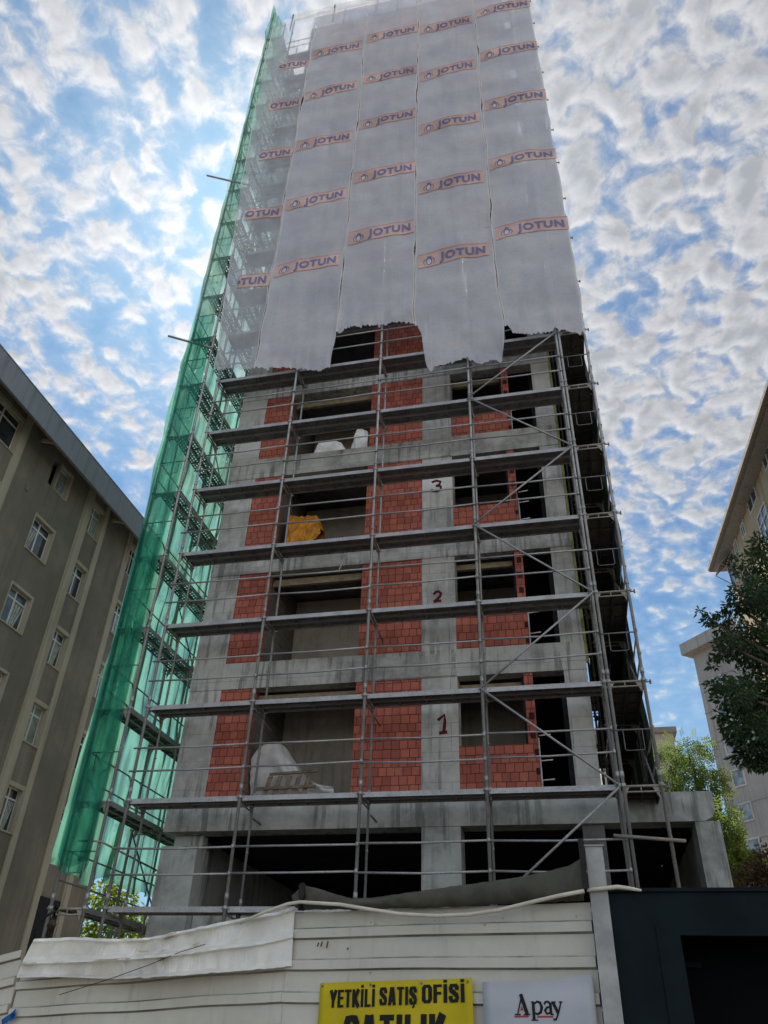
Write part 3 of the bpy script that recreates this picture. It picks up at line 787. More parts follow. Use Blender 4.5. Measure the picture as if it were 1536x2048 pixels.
def plast(u, v):
    x = -6.80+u*1.95; top = .34+1.05*math.exp(-((u-.24)/.36)**2)+.05*nz(u*7, 1)
    return (x, YF+.5-.26*v+.10*nz(u*5, v*4, 2)+.05*nz(u*13, v*9), 5.9+top*v)
def plast2(u, v): q = plast(u, 1); return (q[0], q[1]+.8*v, q[2]-.1*v*v+.06*nz(u*6, v*5))
ps.grid(plast, 40, 24).grid(plast2, 40, 6)
ps.build('plastic_sheet', 'plastic_sheet', label='pale translucent plastic sheet draped over a heap on the first floor', category='plastic sheet')
pl = thing('wooden_pallet', 'weathered wooden pallet leaning against the draped plastic sheet', 'pallet', (-5.9, YF+.05, 5.88))
for k in range(5):
    x = -6.42+k*.22
    MB().obox((x, YF+.04, 5.88), (.10, 0, 0), (0, .025, 0), (.10, .16, .62)).build('slat', 'wood_raw', pl)
MB().obox((-6.55, YF+.07, 6.18), (1.35, 0, .02), (0, .05, 0), (0, 0, .06)).build('bearer', 'wood_raw', pl)
MB().obox((-6.30, YF+.18, 6.52), (1.10, 0, .04), (0, .05, 0), (0, 0, .05)).build('bearer', 'wood_raw', pl)
MB().tube([onY(683, 1103, YF-.3), onY(690, 1108, YF-.3), onY(685, 1125, YF-.3), onY(678, 1140, YF-.3)], .016, 6).build('hanging_cable', 'frame_white', label='short loose white cable dangling from the second floor beam', category='cable')

# ------------------------------------------------------------------ left apartment block
XW = -18.0
ap = thing('apartment_building', 'brown rendered apartment block with cream window strips at the left', 'building', (-22, 20, 0))
YE = 29.0
# wall as piers so that windows are real recesses
cols = {'d': (16.15, 17.86), 'a': (19.95, 21.16), 'b': (22.80, 23.70), 'c': (26.15, 27.46)}
rows = [-1.38, 1.48, 4.34, 7.20, 10.06, 12.93, 15.79, 18.65]
wall = MB(); D = .30; TOP = 20.75
def xz(y0, y1, z0, z1): wall.box(XW-D, XW, y0, y1, z0, z1)
ys = 3.0
order = ['d', 'a', 'b', 'c']
wins = {}
for c in order:
    a, b = cols[c]
    xz(ys, a, 0, TOP); z = 0
    for r_ in rows:
        s0 = r_ + (.27 if c == 'a' else 0)
        h = 1.38 if c != 'd' else 1.45
        if c == 'a' and r_ > 18: s0, h = 18.94, 1.15
        if c == 'd': s0 = r_+.02
        if s0 < .3 or (c == 'c' and r_ < 6): continue
        if s0 > z: xz(a, b, z, s0)
        wins[(c, r_)] = (a, b, s0, s0+h); z = s0+h
    xz(a, b, z, TOP); ys = b
xz(ys, YE, 0, TOP)
wall.box(XW-12, XW-D-.4, 3, YE, 0, TOP); wall.box(XW-D-.4, XW-D, 3, 3.3, 0, TOP); wall.box(XW-D-.4, XW-D, YE-.3, YE, 0, TOP)
wall.build('wall', 'render_brown', ap)
k = 0
for (c, r_), (a, b, z0, z1) in wins.items():
    if b < 14 or z1 < 3: continue
    narrow = c == 'a' and r_ > 18
    f = MB(); X = XW-.17; w = .055
    if narrow: a = a+.45
    f.box(X-.05, X, a, a+w, z0, z1); f.box(X-.05, X, b-w, b, z0, z1)
    f.box(X-.05, X, a+w, b-w, z0, z0+w); f.box(X-.05, X, a+w, b-w, z1-w, z1)
    mid = (a+b)/2-.04 if c != 'c' else a+.42; tr = z1-.36
    if not narrow:
        f.box(X-.045, X+.004, mid-.03, mid+.03, z0+w, z1-w)
        f.box(X-.045, X+.002, a+w, mid-.03, tr-.03, tr+.03); f.box(X-.045, X+.002, mid+.03, b-w, tr-.03, tr+.03)
        if c == 'c': f.box(X-.045, X+.002, mid+.43, mid+.48, z0+w, tr-.03)
    wo = f.build('window', 'frame_white', ap)
    g = MB(); g.box(X-.035, X-.02, a+w, b-w, z0+w, z1-w, k % 3); 
    g.build('pane', ['glass_curtain', 'glass_green', 'glass_dark'], wo)
    cu = MB()
    ca, cb = (a+w, mid) if k % 2 else (mid, b-w)
    cu.grid(lambda u, v: (X-.016+.006*math.sin(u*22), ca+.03+(cb-ca-.06)*u*(.55+.45*v if k % 3 else 1), z0+.07+(z1-z0-.5)*v), 16, 3)
    cu.build('curtain', 'curtain', wo)
    MB().box(X, XW+.045, a-.02, b+.02, z0-.05, z0-.002).build('sill', 'trim_cream', wo)
    if c in ('a',):
        t_ = MB(); q = .07
        t_.box(X+.002, XW+.02, b-.03, b+.06, z0-.05, z1+.07); t_.box(X+.002, XW+.02, a-.002-.05, a-.002, z0-.05, z1+.07); t_.box(X+.002, XW+.02, a-.002, b-.032, z1-.03, z1+.07)
        t_.build('window_surround', 'trim_cream', wo)
    else:
        MB().box(X+.002, XW+.012, a, b-.032, z1-.03, z1+.12).box(X+.002, XW+.012, b-.03, b+.01, z0, z1+.12).build('window_surround', 'trim_cream', wo)
    k += 1
for y0, y1 in ((22.42, 22.78), (23.72, 23.95), (25.72, 26.02), (27.48, 27.75), (17.88, 18.16), (15.7, 16.1)):
    MB().box(XW, XW+.06, y0, y1, 0, TOP-.02).box(XW, XW+.02, y1 if y0 in (23.72, 17.88, 25.72) else y0-.1, (y1+.1) if y0 in (23.72, 17.88, 25.72) else y0, 0, TOP-.02).build('pilaster', 'trim_cream', ap)
rf = MB().box(XW-12.5, XW+1.0, 2.5, YE+.5, 20.56, 20.62).box(XW+.92, XW+1.0, 2.5, YE+.5, 19.6, 20.56)
rf.slab([(XW-12.5, 2.5, 20.62), (XW+1.02, 2.5, 20.62), (XW+1.02, YE+.5, 20.62), (XW-12.5, YE+.5, 20.62)], (0, 0, .04))
rf.build('roof', ['fascia_blue'], ap)
MB().box(XW, XW+.9, 2.6, YE+.4, 20.50, 20.555).build('soffit', 'soffit', ap)
for y in (14.3, 18.9, 24.3): MB().obox((XW, y, 20.1), (.95, 0, -.25), (0, .12, 0), (0, 0, .12)).build('eave_bracket', 'trim_cream', ap)
MB().box(XW, XW+.06, 26.05, 27.3, 2.2, 5.7).build('shopfront', 'room_dark', ap)
for y, z in ((18.35, 15.3), (19.0, 17.9), (19.2, 12.0)): MB().box(XW, XW+.05, y, y+.12, z, z+.2).build('wall_vent', 'frame_brown', ap)
# tree trunk and iron junk in front of the block
# ------------------------------------------------------------------ right-hand ochre block
ro = thing('apartment_building', 'ochre block at the right edge with deep eaves and propped window grilles', 'building', (12, 30, 0))
A = Vector((9.4, 24.66, 0)); B = Vector((8.8, 38.5, 0)); dr = (A-B).normalized(); nr = Vector((dr.y, -dr.x, 0))
if nr.x > 0: nr = -nr
WC = B - nr*.75 + dr*.2                                   # far wall corner
def rp(s, out, z): return WC+dr*s+nr*out+Vector((0, 0, z))
LEN = 26.0
PN = nr
def r_at(u, v):
    q = on_plane(u, v, WC, PN); d = q-WC; return d.dot(dr), q.z
MB().obox(rp(0, -12, 0), dr*LEN, nr*12, (0, 0, 23.55)).build('wall', 'render_ochre', ro)
MB().obox(rp(-.9, -12.5, 23.62), dr*(LEN+1), nr*13.25, (0, 0, .38)).build('roof', 'frame_brown', ro)
MB().obox(rp(-.8, -12, 23.552), dr*(LEN+.9), nr*12.6, (0, 0, .06)).build('soffit', 'soffit', ro)
MB().obox(rp(-.92, .755, 23.70), dr*(LEN+1), nr*.05, (0, 0, .16)).build('gutter', 'trim_cream', ro)
for (u, v, w, h, aw) in ((1467, 1140, 1.3, 1.5, 1), (1502, 985, 1.3, 1.5, 1), (1487, 1055, .5, .9, 0), (1473, 1090, .5, 1.0, 0), (1532, 1050, 1.3, 1.5, 0), (1532, 905, 1.0, 1.2, 0), (1480, 1250, 1.2, 1.4, 0), (1500, 1180, 1.2, 1.4, 0), (1530, 1200, 1.2, 1.4, 0)):
    s_, z_ = r_at(u, v)
    wn = MB().obox(rp(s_-w/2, 0, z_-h/2), dr*w, nr*.03, (0, 0, h))
    wo = wn.build('window', 'glass_dark' if aw else 'glass_green', ro)
    f = MB()
    for a0 in (-w/2-.06, w/2, -.03): f.obox(rp(s_+a0, .0, z_-h/2), dr*.06, nr*.07, (0, 0, h))
    for z0 in (-h/2-.06, h/2, h*.15): f.obox(rp(s_-w/2-.06, 0, z_+z0), dr*(w+.12), nr*.075, (0, 0, .06))
    f.build('frame', 'frame_white', wo)
    if aw:
        g = MB()
        for q in range(5):
            a0 = -w/2+w*q/4
            g.tube([rp(s_+a0, .08, z_+h/2), rp(s_+a0, .75, z_+h*.05)], .022, 5)
        g.tube([rp(s_-w/2, .75, z_+h*.05), rp(s_+w/2, .75, z_+h*.05)], .03, 5); g.tube([rp(s_-w/2, .08, z_-h*.3), rp(s_-w/2, .75, z_+h*.05)], .022, 5); g.tube([rp(s_+w/2, .08, z_-h*.3), rp(s_+w/2, .75, z_+h*.05)], .022, 5)
        g.grid(lambda u_, v_: rp(s_-w/2+w*u_, .10+.62*v_, z_+h/2+.01-(h*.45)*v_), 2, 2)
        g.build('window_grille', 'old_tube', wo)

# ------------------------------------------------------------------ far grey tower
ft = thing('apartment_tower', 'tall pale grey apartment tower far off behind the podium at right', 'building', (22, 75, 0))
az = R(10.16); FC = Vector((math.sin(az)*80, math.cos(az)*80, 0)); fd = Vector((.613, -.79, 0)); fn_ = Vector((-.79, -.613, 0))
def fp(s, out, z): return FC+fd*s+fn_*out+Vector((0, 0, z))
ZT = 36.2
MB().obox(fp(0, -14, 0), fd*7.2, fn_*14, (0, 0, ZT)).obox(fp(7.2, -14, 0), fd*1.0, fn_*13.2, (0, 0, ZT)).obox(fp(8.2, -14, 0), fd*14, fn_*14.4, (0, 0, ZT)).build('wall', 'render_grey', ft)
MB().obox(fp(-.5, -15, ZT), fd*24, fn_*16.1, (0, 0, 1.2)).build('roof', 'render_grey', ft)
for z in range(3, 36, 3):
    MB().obox(fp(-.03, 0, z), fd*7.25, fn_*.08, (0, 0, .10 if z % 9 else .4)).build('string_course', 'render_grey', ft)
def f_at(u, v):
    q = on_plane(u, v, FC, fn_); return (q-FC).dot(fd), q.z
s1, zr = f_at(1478, 1556)
for k in range(-3, 9):
    z = zr+3.0*k
    if z > ZT-1: continue
    wo = MB().obox(fp(s1-.62, 0, z-.65), fd*1.25, fn_*.03, (0, 0, 1.35)).build('window', 'glass_curtain', ft)
    f = MB()
    for a0 in (-.75, .62): f.obox(fp(s1+a0, 0, z-.8), fd*.13, fn_*.10, (0, 0, 1.65))
    for z0 in (-.8, .7): f.obox(fp(s1-.62, 0, z+z0), fd*1.24, fn_*.10, (0, 0, .13))
    f.build('frame', 'render_pale', wo)
    wo = MB().obox(fp(9.6, .4, z-.9), fd*2.2, fn_*.03, (0, 0, 2.0)).build('window', 'glass_green', ft)
    bl = MB().obox(fp(8.9, .4, z-1.2), fd*4, fn_*1.3, (0, 0, .22))
    bo = bl.build('balcony', 'render_pale', ft); g = MB()
    g.obox(fp(8.9, 1.64, z-.1), fd*4, fn_*.05, (0, 0, .06)); g.obox(fp(8.9, 1.64, z-.5), fd*4, fn_*.04, (0, 0, .04))
    for q in range(14): g.obox(fp(8.9+q*.3, 1.64, z-.98), fd*.04, fn_*.04, (0, 0, .9))
    g.build('railing', 'frame_white', bo)
fw = thing('house', 'small pale building glimpsed beyond the torn foot of the dark netting', 'house', (3.4, 48, 0))
MB().box(2.0, 6.0, 44, 52, 0, 16.5).build('wall', 'render_pale', fw)
MB().box(1.8, 6.2, 43.8, 52.2, 16.5, 16.8).build('roof', 'soffit', fw)
for k in range(4): MB().box(2.9, 3.9, 43.95, 44.02, 3+3*k, 4.5+3*k).build('window', 'glass_dark', fw)

# ------------------------------------------------------------------ trees
def crown(clumps, n, size, mat, parent, name='crown', aspect=2.2, droop=.3, seed=1, pin=0):
    rnd = random.Random(seed); m = MB()
    wts = [c[1]**2 for c in clumps]
    for _ in range(n):
        c, r_ = rnd.choices(clumps, wts)[0][:2]
        d = Vector((rnd.gauss(0, 1), rnd.gauss(0, 1), rnd.gauss(0, 1))).normalized()
        rr = r_*(rnd.random()**.42)
        p = Vector(c)+Vector((d.x*rr, d.y*rr, d.z*rr*.75))
        ax = (d+Vector((rnd.uniform(-1, 1), rnd.uniform(-1, 1), rnd.uniform(-1, .6)-droop))).normalized()
        up = Vector((rnd.uniform(-1, 1), rnd.uniform(-1, 1), rnd.uniform(-.2, 1))).normalized()
        sd_ = ax.cross(up)
        if sd_.length < .05: continue
        sd_.normalize()
        if pin:       # feathery compound leaf: pairs of leaflets along a rachis
            for q in range(pin):
                b = p+ax*size*(q+.6)*.42
                for s_ in (-1, 1):
                    t_ = b+sd_*s_*size*.62+ax*size*.25; w = ax*size*.13
                    m.add([b, b+(t_-b)*.5+w, t_, b+(t_-b)*.5-w], [(0, 1, 2, 3)])
        else:
            s_ = size*rnd.uniform(.7, 1.3); w = sd_*s_/aspect*.5; q = ax.cross(sd_)*s_*.10
            m.add([p, p+ax*s_*.45+w+q, p+ax*s_, p+ax*s_*.45-w+q], [(0, 1, 2), (0, 2, 3)])
    return m.build(name, mat, parent)
def trunk(paths, parent):
    m = MB()
    for pts, r0, r1 in paths:
        k = len(pts); m.tube(pts, [r0+(r1-r0)*i/(k-1) for i in range(k)], 8)
    return m.build('trunk', 'bark', parent)
def clumps_px(lst, y):
    out = []
    for u, v, rp_, dy in lst:
        c = onY(u, v, y+dy); out.append((c, rp_*(c-Vector((0, 0, EYE))).length/F_PX))
    return out
# dark glossy tree at the right edge (close)
t1 = thing('broadleaf_tree', 'dark glossy leaved tree reaching in from the right edge', 'tree', (5.0, 10.5, 0))
Y1 = 10.0
cl = clumps_px([(1560, 1180, 62, .3), (1500, 1130, 32, 0), (1540, 1110, 30, .2), (1505, 1190, 42, -.2), (1475, 1215, 26, 0), (1445, 1238, 17, .1), (1418, 1240, 13, 0), (1400, 1222, 10, 0), (1455, 1290, 24, -.1), (1440, 1310, 14, .2), (1500, 1290, 52, .2), (1560, 1290, 70, .5),
                (1445, 1370, 22, 0), (1425, 1372, 11, .1), (1470, 1390, 36, -.2), (1520, 1390, 60, .3), (1480, 1440, 36, .2), (1450, 1430, 16, 0), (1520, 1470, 50, 0), (1500, 1510, 32, .2), (1545, 1510, 40, .3), (1470, 1470, 18, 0), (1600, 1400, 100, .6), (1600, 1200, 80, .6), (1440, 1260, 12, .1), (1425, 1330, 9, 0), (1523, 1085, 22, .1)], Y1)
crown(cl, 15000, .082, 'leaf_dark', t1, seed=3, aspect=2.4)
base = Vector((5.2, 10.6, 0)); pth = [([base, base+Vector((-.1, -.1, 2.2)), base+Vector((-.5, -.4, 4.2))], .16, .09)]
for c, r_ in cl[:22:2]: pth.append(([base+Vector((-.5, -.4, 4.0)), (base+Vector((-.5, -.4, 4.2)))*.4+c*.6+Vector((0, 0, .1)), c], .06, .012))
trunk(pth, t1)
# feathery tree behind the podium
t2 = thing('locust_tree', 'sunlit feathery yellow green tree behind the podium roof', 'tree', (6, 31, 0))
cl = clumps_px([(1375, 1500, 34, 0), (1340, 1535, 36, .5), (1385, 1545, 44, 0), (1330, 1580, 36, .4), (1385, 1600, 42, .3), (1350, 1620, 40, 0), (1420, 1570, 30, .2), (1425, 1540, 16, 0), (1430, 1610, 30, 0), (1295, 1600, 30, .3), (1300, 1560, 18, 0), (1270, 1580, 22, 0), (1450, 1640, 18, 0), (1322, 1500, 16, 0), (1400, 1490, 14, 0)], 30)
crown(cl, 1050, .20, 'leaf_locust', t2, seed=11, pin=5)
b0 = Vector((5.2, 30.3, 0)); trunk([([b0, b0+Vector((.1, 0, 4)), b0+Vector((-.1, 0, 7.5))], .2, .1)]+[([b0+Vector((0, 0, 5)), c[0]], .08, .02) for c in cl[:9]], t2)
t3 = thing('locust_tree', 'slender bare stemmed tree with drooping leaves beside the podium corner', 'tree', (5.2, 24, 0))
cl = clumps_px([(1440, 1625, 20, 0), (1448, 1655, 26, .2), (1440, 1690, 24, 0), (1462, 1680, 16, 0), (1470, 1700, 10, 0)], 24)
crown(cl, 260, .20, 'leaf_locust', t3, seed=5, pin=4, droop=.9)
q0 = onY(1462, 1790, 24); trunk([([Vector((q0.x, 24, 0)), q0, onY(1442, 1720, 24), onY(1434, 1660, 24)], .10, .04), ([q0, onY(1456, 1740, 24), onY(1450, 1690, 24)], .05, .03), ([Vector((q0.x+.25, 24.1, 0)), onY(1470, 1780, 24.1), onY(1455, 1700, 24.1)], .06, .02)], t3)
def bush(name, label, cat, lst, y, n, size, mat, seed, **kw):
    cl = clumps_px(lst, y); c = cl[0][0]
    t = thing(name, label, cat, (c.x, c.y, 0)); crown(cl, n, size, mat, t, 'foliage', seed=seed, **kw)
    m = MB()
    for c_, r_ in cl[:5]: m.tube([(c.x+.1*random.uniform(-1, 1), c.y+.1, 0), (c.x*.5+c_.x*.5, c_.y, c_.z*.6), c_], [.05, .03, .01], 6)
    m.build('stem', 'bark', t)
bush('shrub', 'bright lime green shrub right of the podium corner', 'shrub', [(1472, 1735, 22, 0), (1490, 1712, 16, 0), (1465, 1755, 22, .2), (1500, 1735, 20, .1), (1480, 1700, 11, 0), (1515, 1722, 10, 0)], 21, 1100, .13, 'leaf_lime', 21)
bush('shrub', 'brown reddish bush above the navy hoarding at right', 'shrub', [(1510, 1750, 30, 0), (1490, 1775, 32, 0), (1535, 1735, 34, .1), (1540, 1775, 34, 0), (1470, 1785, 20, 0), (1525, 1700, 14, 0), (1560, 1760, 40, 0)], 19, 2600, .09, 'leaf_brown', 22)
bush('shrub', 'bright green tree foliage showing low between the scaffold poles at left', 'tree', [(205, 1795, 34, 0), (240, 1800, 30, .4), (200, 1850, 40, .2), (250, 1860, 40, .2), (290, 1850, 40, 1), (180, 1880, 30, 0), (225, 1765, 16, 0)], 34, 2600, .24, 'leaf_lime', 23)

# rough tree trunk and black pipe beside the left hoarding
tk = thing('tree_trunk', 'rough bare tree trunk with black straps behind the left hoarding', 'tree trunk', (-9.3, 12.6, 0))
pa = [onY(95, 1900, 12.6), onY(103, 1850, 12.6), onY(112, 1815, 12.6)]
MB().tube([(pa[0].x-.1, 12.6, 0)]+pa, [.10, .09, .08, .05], 10).build('trunk', 'bark', tk)
MB().tube([onY(60, 1900, 12.4), onY(74, 1850, 12.4), onY(92, 1832, 12.4), onY(112, 1822, 12.4)], .022, 8).build('strap', 'black_iron', tk)

# ------------------------------------------------------------------ street hoarding
FO = Vector((.06, 5.8, 0)); FD = Vector((-.9755, .22, 0)).normalized(); FN = Vector((-.22, -.9755, 0)).normalized()
def fpx(u, v, out=0.0):
    q = on_plane(u, v, FO+FN*out, FN); return (q-FO).dot(FD), q.z
def fw_(t, out, z): return FO+FD*t+FN*out+Vector((0, 0, z))
RIB = [(0, 0), (.082, 0), (.094, .026), (.146, .026), (.158, 0), (.20, 0)]
def rib(h):
    h = h % .2
    for (a, p), (b, q) in zip(RIB, RIB[1:]):
        if a <= h <= b: return p+(q-p)*(h-a)/(b-a)
    return 0
def rib_rows(z0, z1):
    zs = [z0]; k = math.floor(z0/.2)
    while k*.2 < z1:
        for a, _ in RIB[:-1]:
            z = k*.2+a
            if z0 < z < z1: zs.append(z)
        k += 1
    return zs+[z1]
def ribbed(t0, t1, z0, z1, warp, mats, name, label, nt=40, flat=True):
    zs = rib_rows(z0, z1); m = MB()
    def fn(u, v):
        z = zs[round(v*(len(zs)-1))]; t = t0+(t1-t0)*u
        dz, do = warp(t, z)
        return fw_(t, rib(z)+do, z+dz)
    m.grid(fn, nt, len(zs)-1, 0, False)
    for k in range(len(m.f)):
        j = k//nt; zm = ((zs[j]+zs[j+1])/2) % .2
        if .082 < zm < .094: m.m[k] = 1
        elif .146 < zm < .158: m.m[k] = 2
    for q in range(int(abs(t1-t0)/.5)):          # screws along the ribs
        for zq in (z1-.08, z1-.88):
            tq = t0+.1+q*.5; dz, do = warp(tq, zq); c = fw_(tq, rib(zq)+do, zq+dz)
            m.tube([c, c+FN*.004], .005, 6, 1)
    o = m.build(name, [mats, 'hoarding_rib_shade', 'hoarding_edge'], label=label, category='hoarding', group='sheet metal hoarding along the pavement')
    md = o.modifiers.new('thickness', 'SOLIDIFY'); md.thickness = .004; md.offset = -1
    return o
TJ = fpx(583, 1820)[0]
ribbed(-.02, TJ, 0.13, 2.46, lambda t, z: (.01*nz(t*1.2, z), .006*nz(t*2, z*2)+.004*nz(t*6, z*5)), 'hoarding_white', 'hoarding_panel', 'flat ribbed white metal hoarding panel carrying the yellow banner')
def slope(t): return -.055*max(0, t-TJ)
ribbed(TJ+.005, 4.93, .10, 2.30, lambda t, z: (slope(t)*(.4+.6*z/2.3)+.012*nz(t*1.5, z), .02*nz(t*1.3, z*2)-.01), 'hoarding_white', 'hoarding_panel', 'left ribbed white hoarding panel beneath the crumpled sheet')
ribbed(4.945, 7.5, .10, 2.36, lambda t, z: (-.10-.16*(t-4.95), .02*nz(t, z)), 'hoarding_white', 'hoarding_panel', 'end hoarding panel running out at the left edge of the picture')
# crumpled upper sheet, bent outwards
top_px = [(590, 1812), (560, 1822), (440, 1845), (380, 1858), (300, 1875), (230, 1878), (150, 1874), (68, 1878)]
bot_px = [(583, 1932), (520, 1938), (440, 1944), (360, 1950), (300, 1954), (225, 1957), (120, 1953), (33, 1954)]
mid_px = [(586, 1868), (520, 1884), (440, 1893), (360, 1905), (280, 1913), (225, 1918), (120, 1922), (44, 1925)]
def interp(lst, u):
    k = u*(len(lst)-1); i = min(int(k), len(lst)-2); f = k-i
    return lst[i][0]+(lst[i+1][0]-lst[i][0])*f, lst[i][1]+(lst[i+1][1]-lst[i][1])*f
prof = [(0, .10), (.06, .12), (.10, .06), (.40, .05), (.47, .06), (.52, .135), (.57, .14), (.60, .07), (.92, .06), (1.0, .15)]
cs = MB(); NP = len(prof)-1
def crump(u, v):
    q, out = prof[round(v*NP)]
    tp, mp, bp = interp(top_px, u), interp(mid_px, u), interp(bot_px, u)
    if q < .52: f = q/.52; a, b = tp, mp
    else: f = (q-.52)/.48; a, b = mp, bp
    uu, vv = a[0]+(b[0]-a[0])*f, a[1]+(b[1]-a[1])*f
    fade = min(1, u*2.2)
    o = .022+out*(.25+.75*fade)+fade*(.04*nz(u*6, q*4)+.10*abs(nz(u*7+q*2.2, q*3))-.09*abs(nz(u*10-q*3, q*2+4))+.02*nz(u*30, q*9)-.05*(.5-q)*1.2)
    t, z = fpx(uu, vv, o)
    return fw_(t, o, z+.006*nz(u*30, q*5))
cs.grid(crump, 90, NP, 0, False)
o = cs.build('crumpled_sheet', 'hoarding_fold', label='crumpled white metal sheet bent over the top of the left hoarding', category='hoarding')
md = o.modifiers.new('thickness', 'SOLIDIFY'); md.thickness = .004
sc_ = MB()
sc_.tube([fw_(fpx(u, v, .16)[0], .17, fpx(u, v, .16)[1]) for u, v in ((120, 1990), (225, 1957), (300, 1930), (360, 1905), (412, 1889))], .003, 5)
sc_.build('wire', 'black_iron', label='thin dark wire slanting across the crumpled white sheet', category='wire')
# stains and a blue spray mark
def stroke_px(name, mat, pts, w, label, cat, out=.036):
    m = MB(); ribbon(m, [fpx(u, v, out) for u, v in pts], w, lambda a, b: fw_(a, out, b)); return m.build(name, mat, label=label, category=cat)
stroke_px('spray_mark', 'graffiti_blue', [(4, 2046), (18, 2036), (30, 2031), (32, 2024), (22, 2034)], .05, 'streak of blue spray paint low on the left hoarding', 'graffiti')
st = MB()
for u, v, l in ((641, 1886, 8), (648, 1884, 10), (659, 1883, 14), (700, 1896, 4)):
    a = fpx(u, v, .012); b = fpx(u-3, v+l, .012); ribbon(st, [a, b], .012, lambda p, q: fw_(p, .034, q))
st.build('rust_mark', 'rust', label='small rusty scratches on the flat hoarding panel above the banner', category='stain')

# painted post
pt = thing('steel_post', 'white painted square post standing between hoarding and navy cabin', 'post', (.10, 5.74, 0))
PX = onY(1166, 1694, 5.74).x
MB().box(PX+.012, PX+.125, 5.70, 5.80, .12, 2.785).build('post', 'post_paint', pt)
MB().box(PX-.0, PX+.135, 5.69, 5.81, 2.786, 2.795).build('cap', 'post_paint', pt)
MB().obox((PX-.03, 5.66, 2.52), (.035, 0, 0), (0, .03, 0), (.0, 0, .31)).build('bracket', 'black_iron', pt)
# navy site cabin
cb = thing('site_cabin', 'dark navy site cabin with a black recessed opening at lower right', 'cabin', (2, 7, 0))
bx0 = onY(1197, 1784, 5.76).x; zc = onY(1350, 1783, 5.76).z; ox = onY(1365, 1900, 5.76).x; oz = onY(1400, 1871, 5.76).z
MB().box(bx0, ox, 5.76, 5.82, .12, zc-.004).box(ox, bx0+3.5, 5.76, 5.82, oz, zc-.004).build('front_panel', 'navy_panel', cb)
MB().box(bx0+.002, bx0+.06, 5.82, 8.5, .12, zc-.004).box(bx0+3.44, bx0+3.5, 5.82, 8.5, .12, zc-.004).build('side_panel', 'navy_panel', cb)
MB().box(bx0-.015, bx0+3.52, 5.742, 8.5, zc-.002, zc+.02).build('roof', 'navy_panel', cb)
MB().box(ox-.14, ox, 5.752, 5.758, .2, oz+.06).box(ox, bx0+3.4, 5.752, 5.758, oz, oz+.06).build('door_frame', 'navy_panel', cb)
MB().box(bx0+.06, bx0+3.44, 6.3, 6.36, .12, zc-.01).build('door', 'navy_inner', cb)
MB().box(ox+.01, ox+.16, 6.26, 6.3, oz-.13, oz-.10).build('door_rail', 'navy_panel', cb)

# grey tarpaulin rolled along the top of the hoarding
top = [(583, 1792), (606, 1770), (640, 1778), (670, 1788), (705, 1797), (740, 1796), (790, 1789), (860, 1779), (940, 1768), (1020, 1757), (1090, 1744), (1140, 1730), (1170, 1712)]
bot = [(590, 1815), (606, 1820), (640, 1819), (670, 1819), (705, 1820), (740, 1820), (790, 1818), (860, 1816), (940, 1812), (1020, 1808), (1090, 1805), (1140, 1803), (1168, 1802)]
tp = MB()
def tarp(u, v):
    a, b = interp(top, u), interp(bot, u)
    ang = v*2*math.pi
    f = .5-.5*math.cos(ang)            # once round the roll: top - bottom - top
    side = math.sin(ang)
    o = .05+.055*side+.018*nz(u*14, v*3)+.012*nz(u*40, v*7)
    t, z = fpx(a[0]+(b[0]-a[0])*f, a[1]+(b[1]-a[1])*f, o)
    return fw_(t, o, z+.004*nz(u*60, v*3))
tp.grid(tarp, 110, 20); tp.build('tarpaulin_roll', 'tarp_grey', label='sagging grey olive tarpaulin rolled along the hoarding top', category='tarpaulin')
ir = MB(); q = [(598, 1772), (603, 1776), (608, 1818), (596, 1818)]
ti, zi = fpx(604, 1772, .13); tb, zb_ = fpx(602, 1818, .13)
ir.tube([fw_(ti+.03, .10, zi+.0), fw_(ti, .13, zi+.005), fw_(tb-.005, .135, (zi+zb_)/2), fw_(tb, .13, zb_-.01)], [.02, .028, .026, .028], 8)
ir.build('black_strap', 'black_iron', label='black strap tied round the left end of the tarpaulin roll', category='strap')
hs = MB(); hp = [(480, 1846), (530, 1824), (575, 1808), (600, 1804), (680, 1809), (740, 1819), (800, 1828), (870, 1832), (940, 1829), (1000, 1820), (1060, 1805), (1120, 1791), (1168, 1782)]
hs.tube([fw_(*(lambda tz: (tz[0], .15, tz[1]))(fpx(u, v, .15))) for u, v in hp], .0125, 8)
hs.build('white_hose', 'hose_cream', label='thin cream hose drooping across the hoarding below the tarpaulin', category='hose')
hs = MB(); hs.tube([onY(u, v, 5.68) for u, v in ((1174, 1780), (1205, 1777), (1235, 1774), (1260, 1777), (1283, 1781))], [.012, .013, .014, .012, .008], 8)
hs.build('white_hose', 'hose_cream', label='short white hose end lying on the navy cabin edge by the post', category='hose')

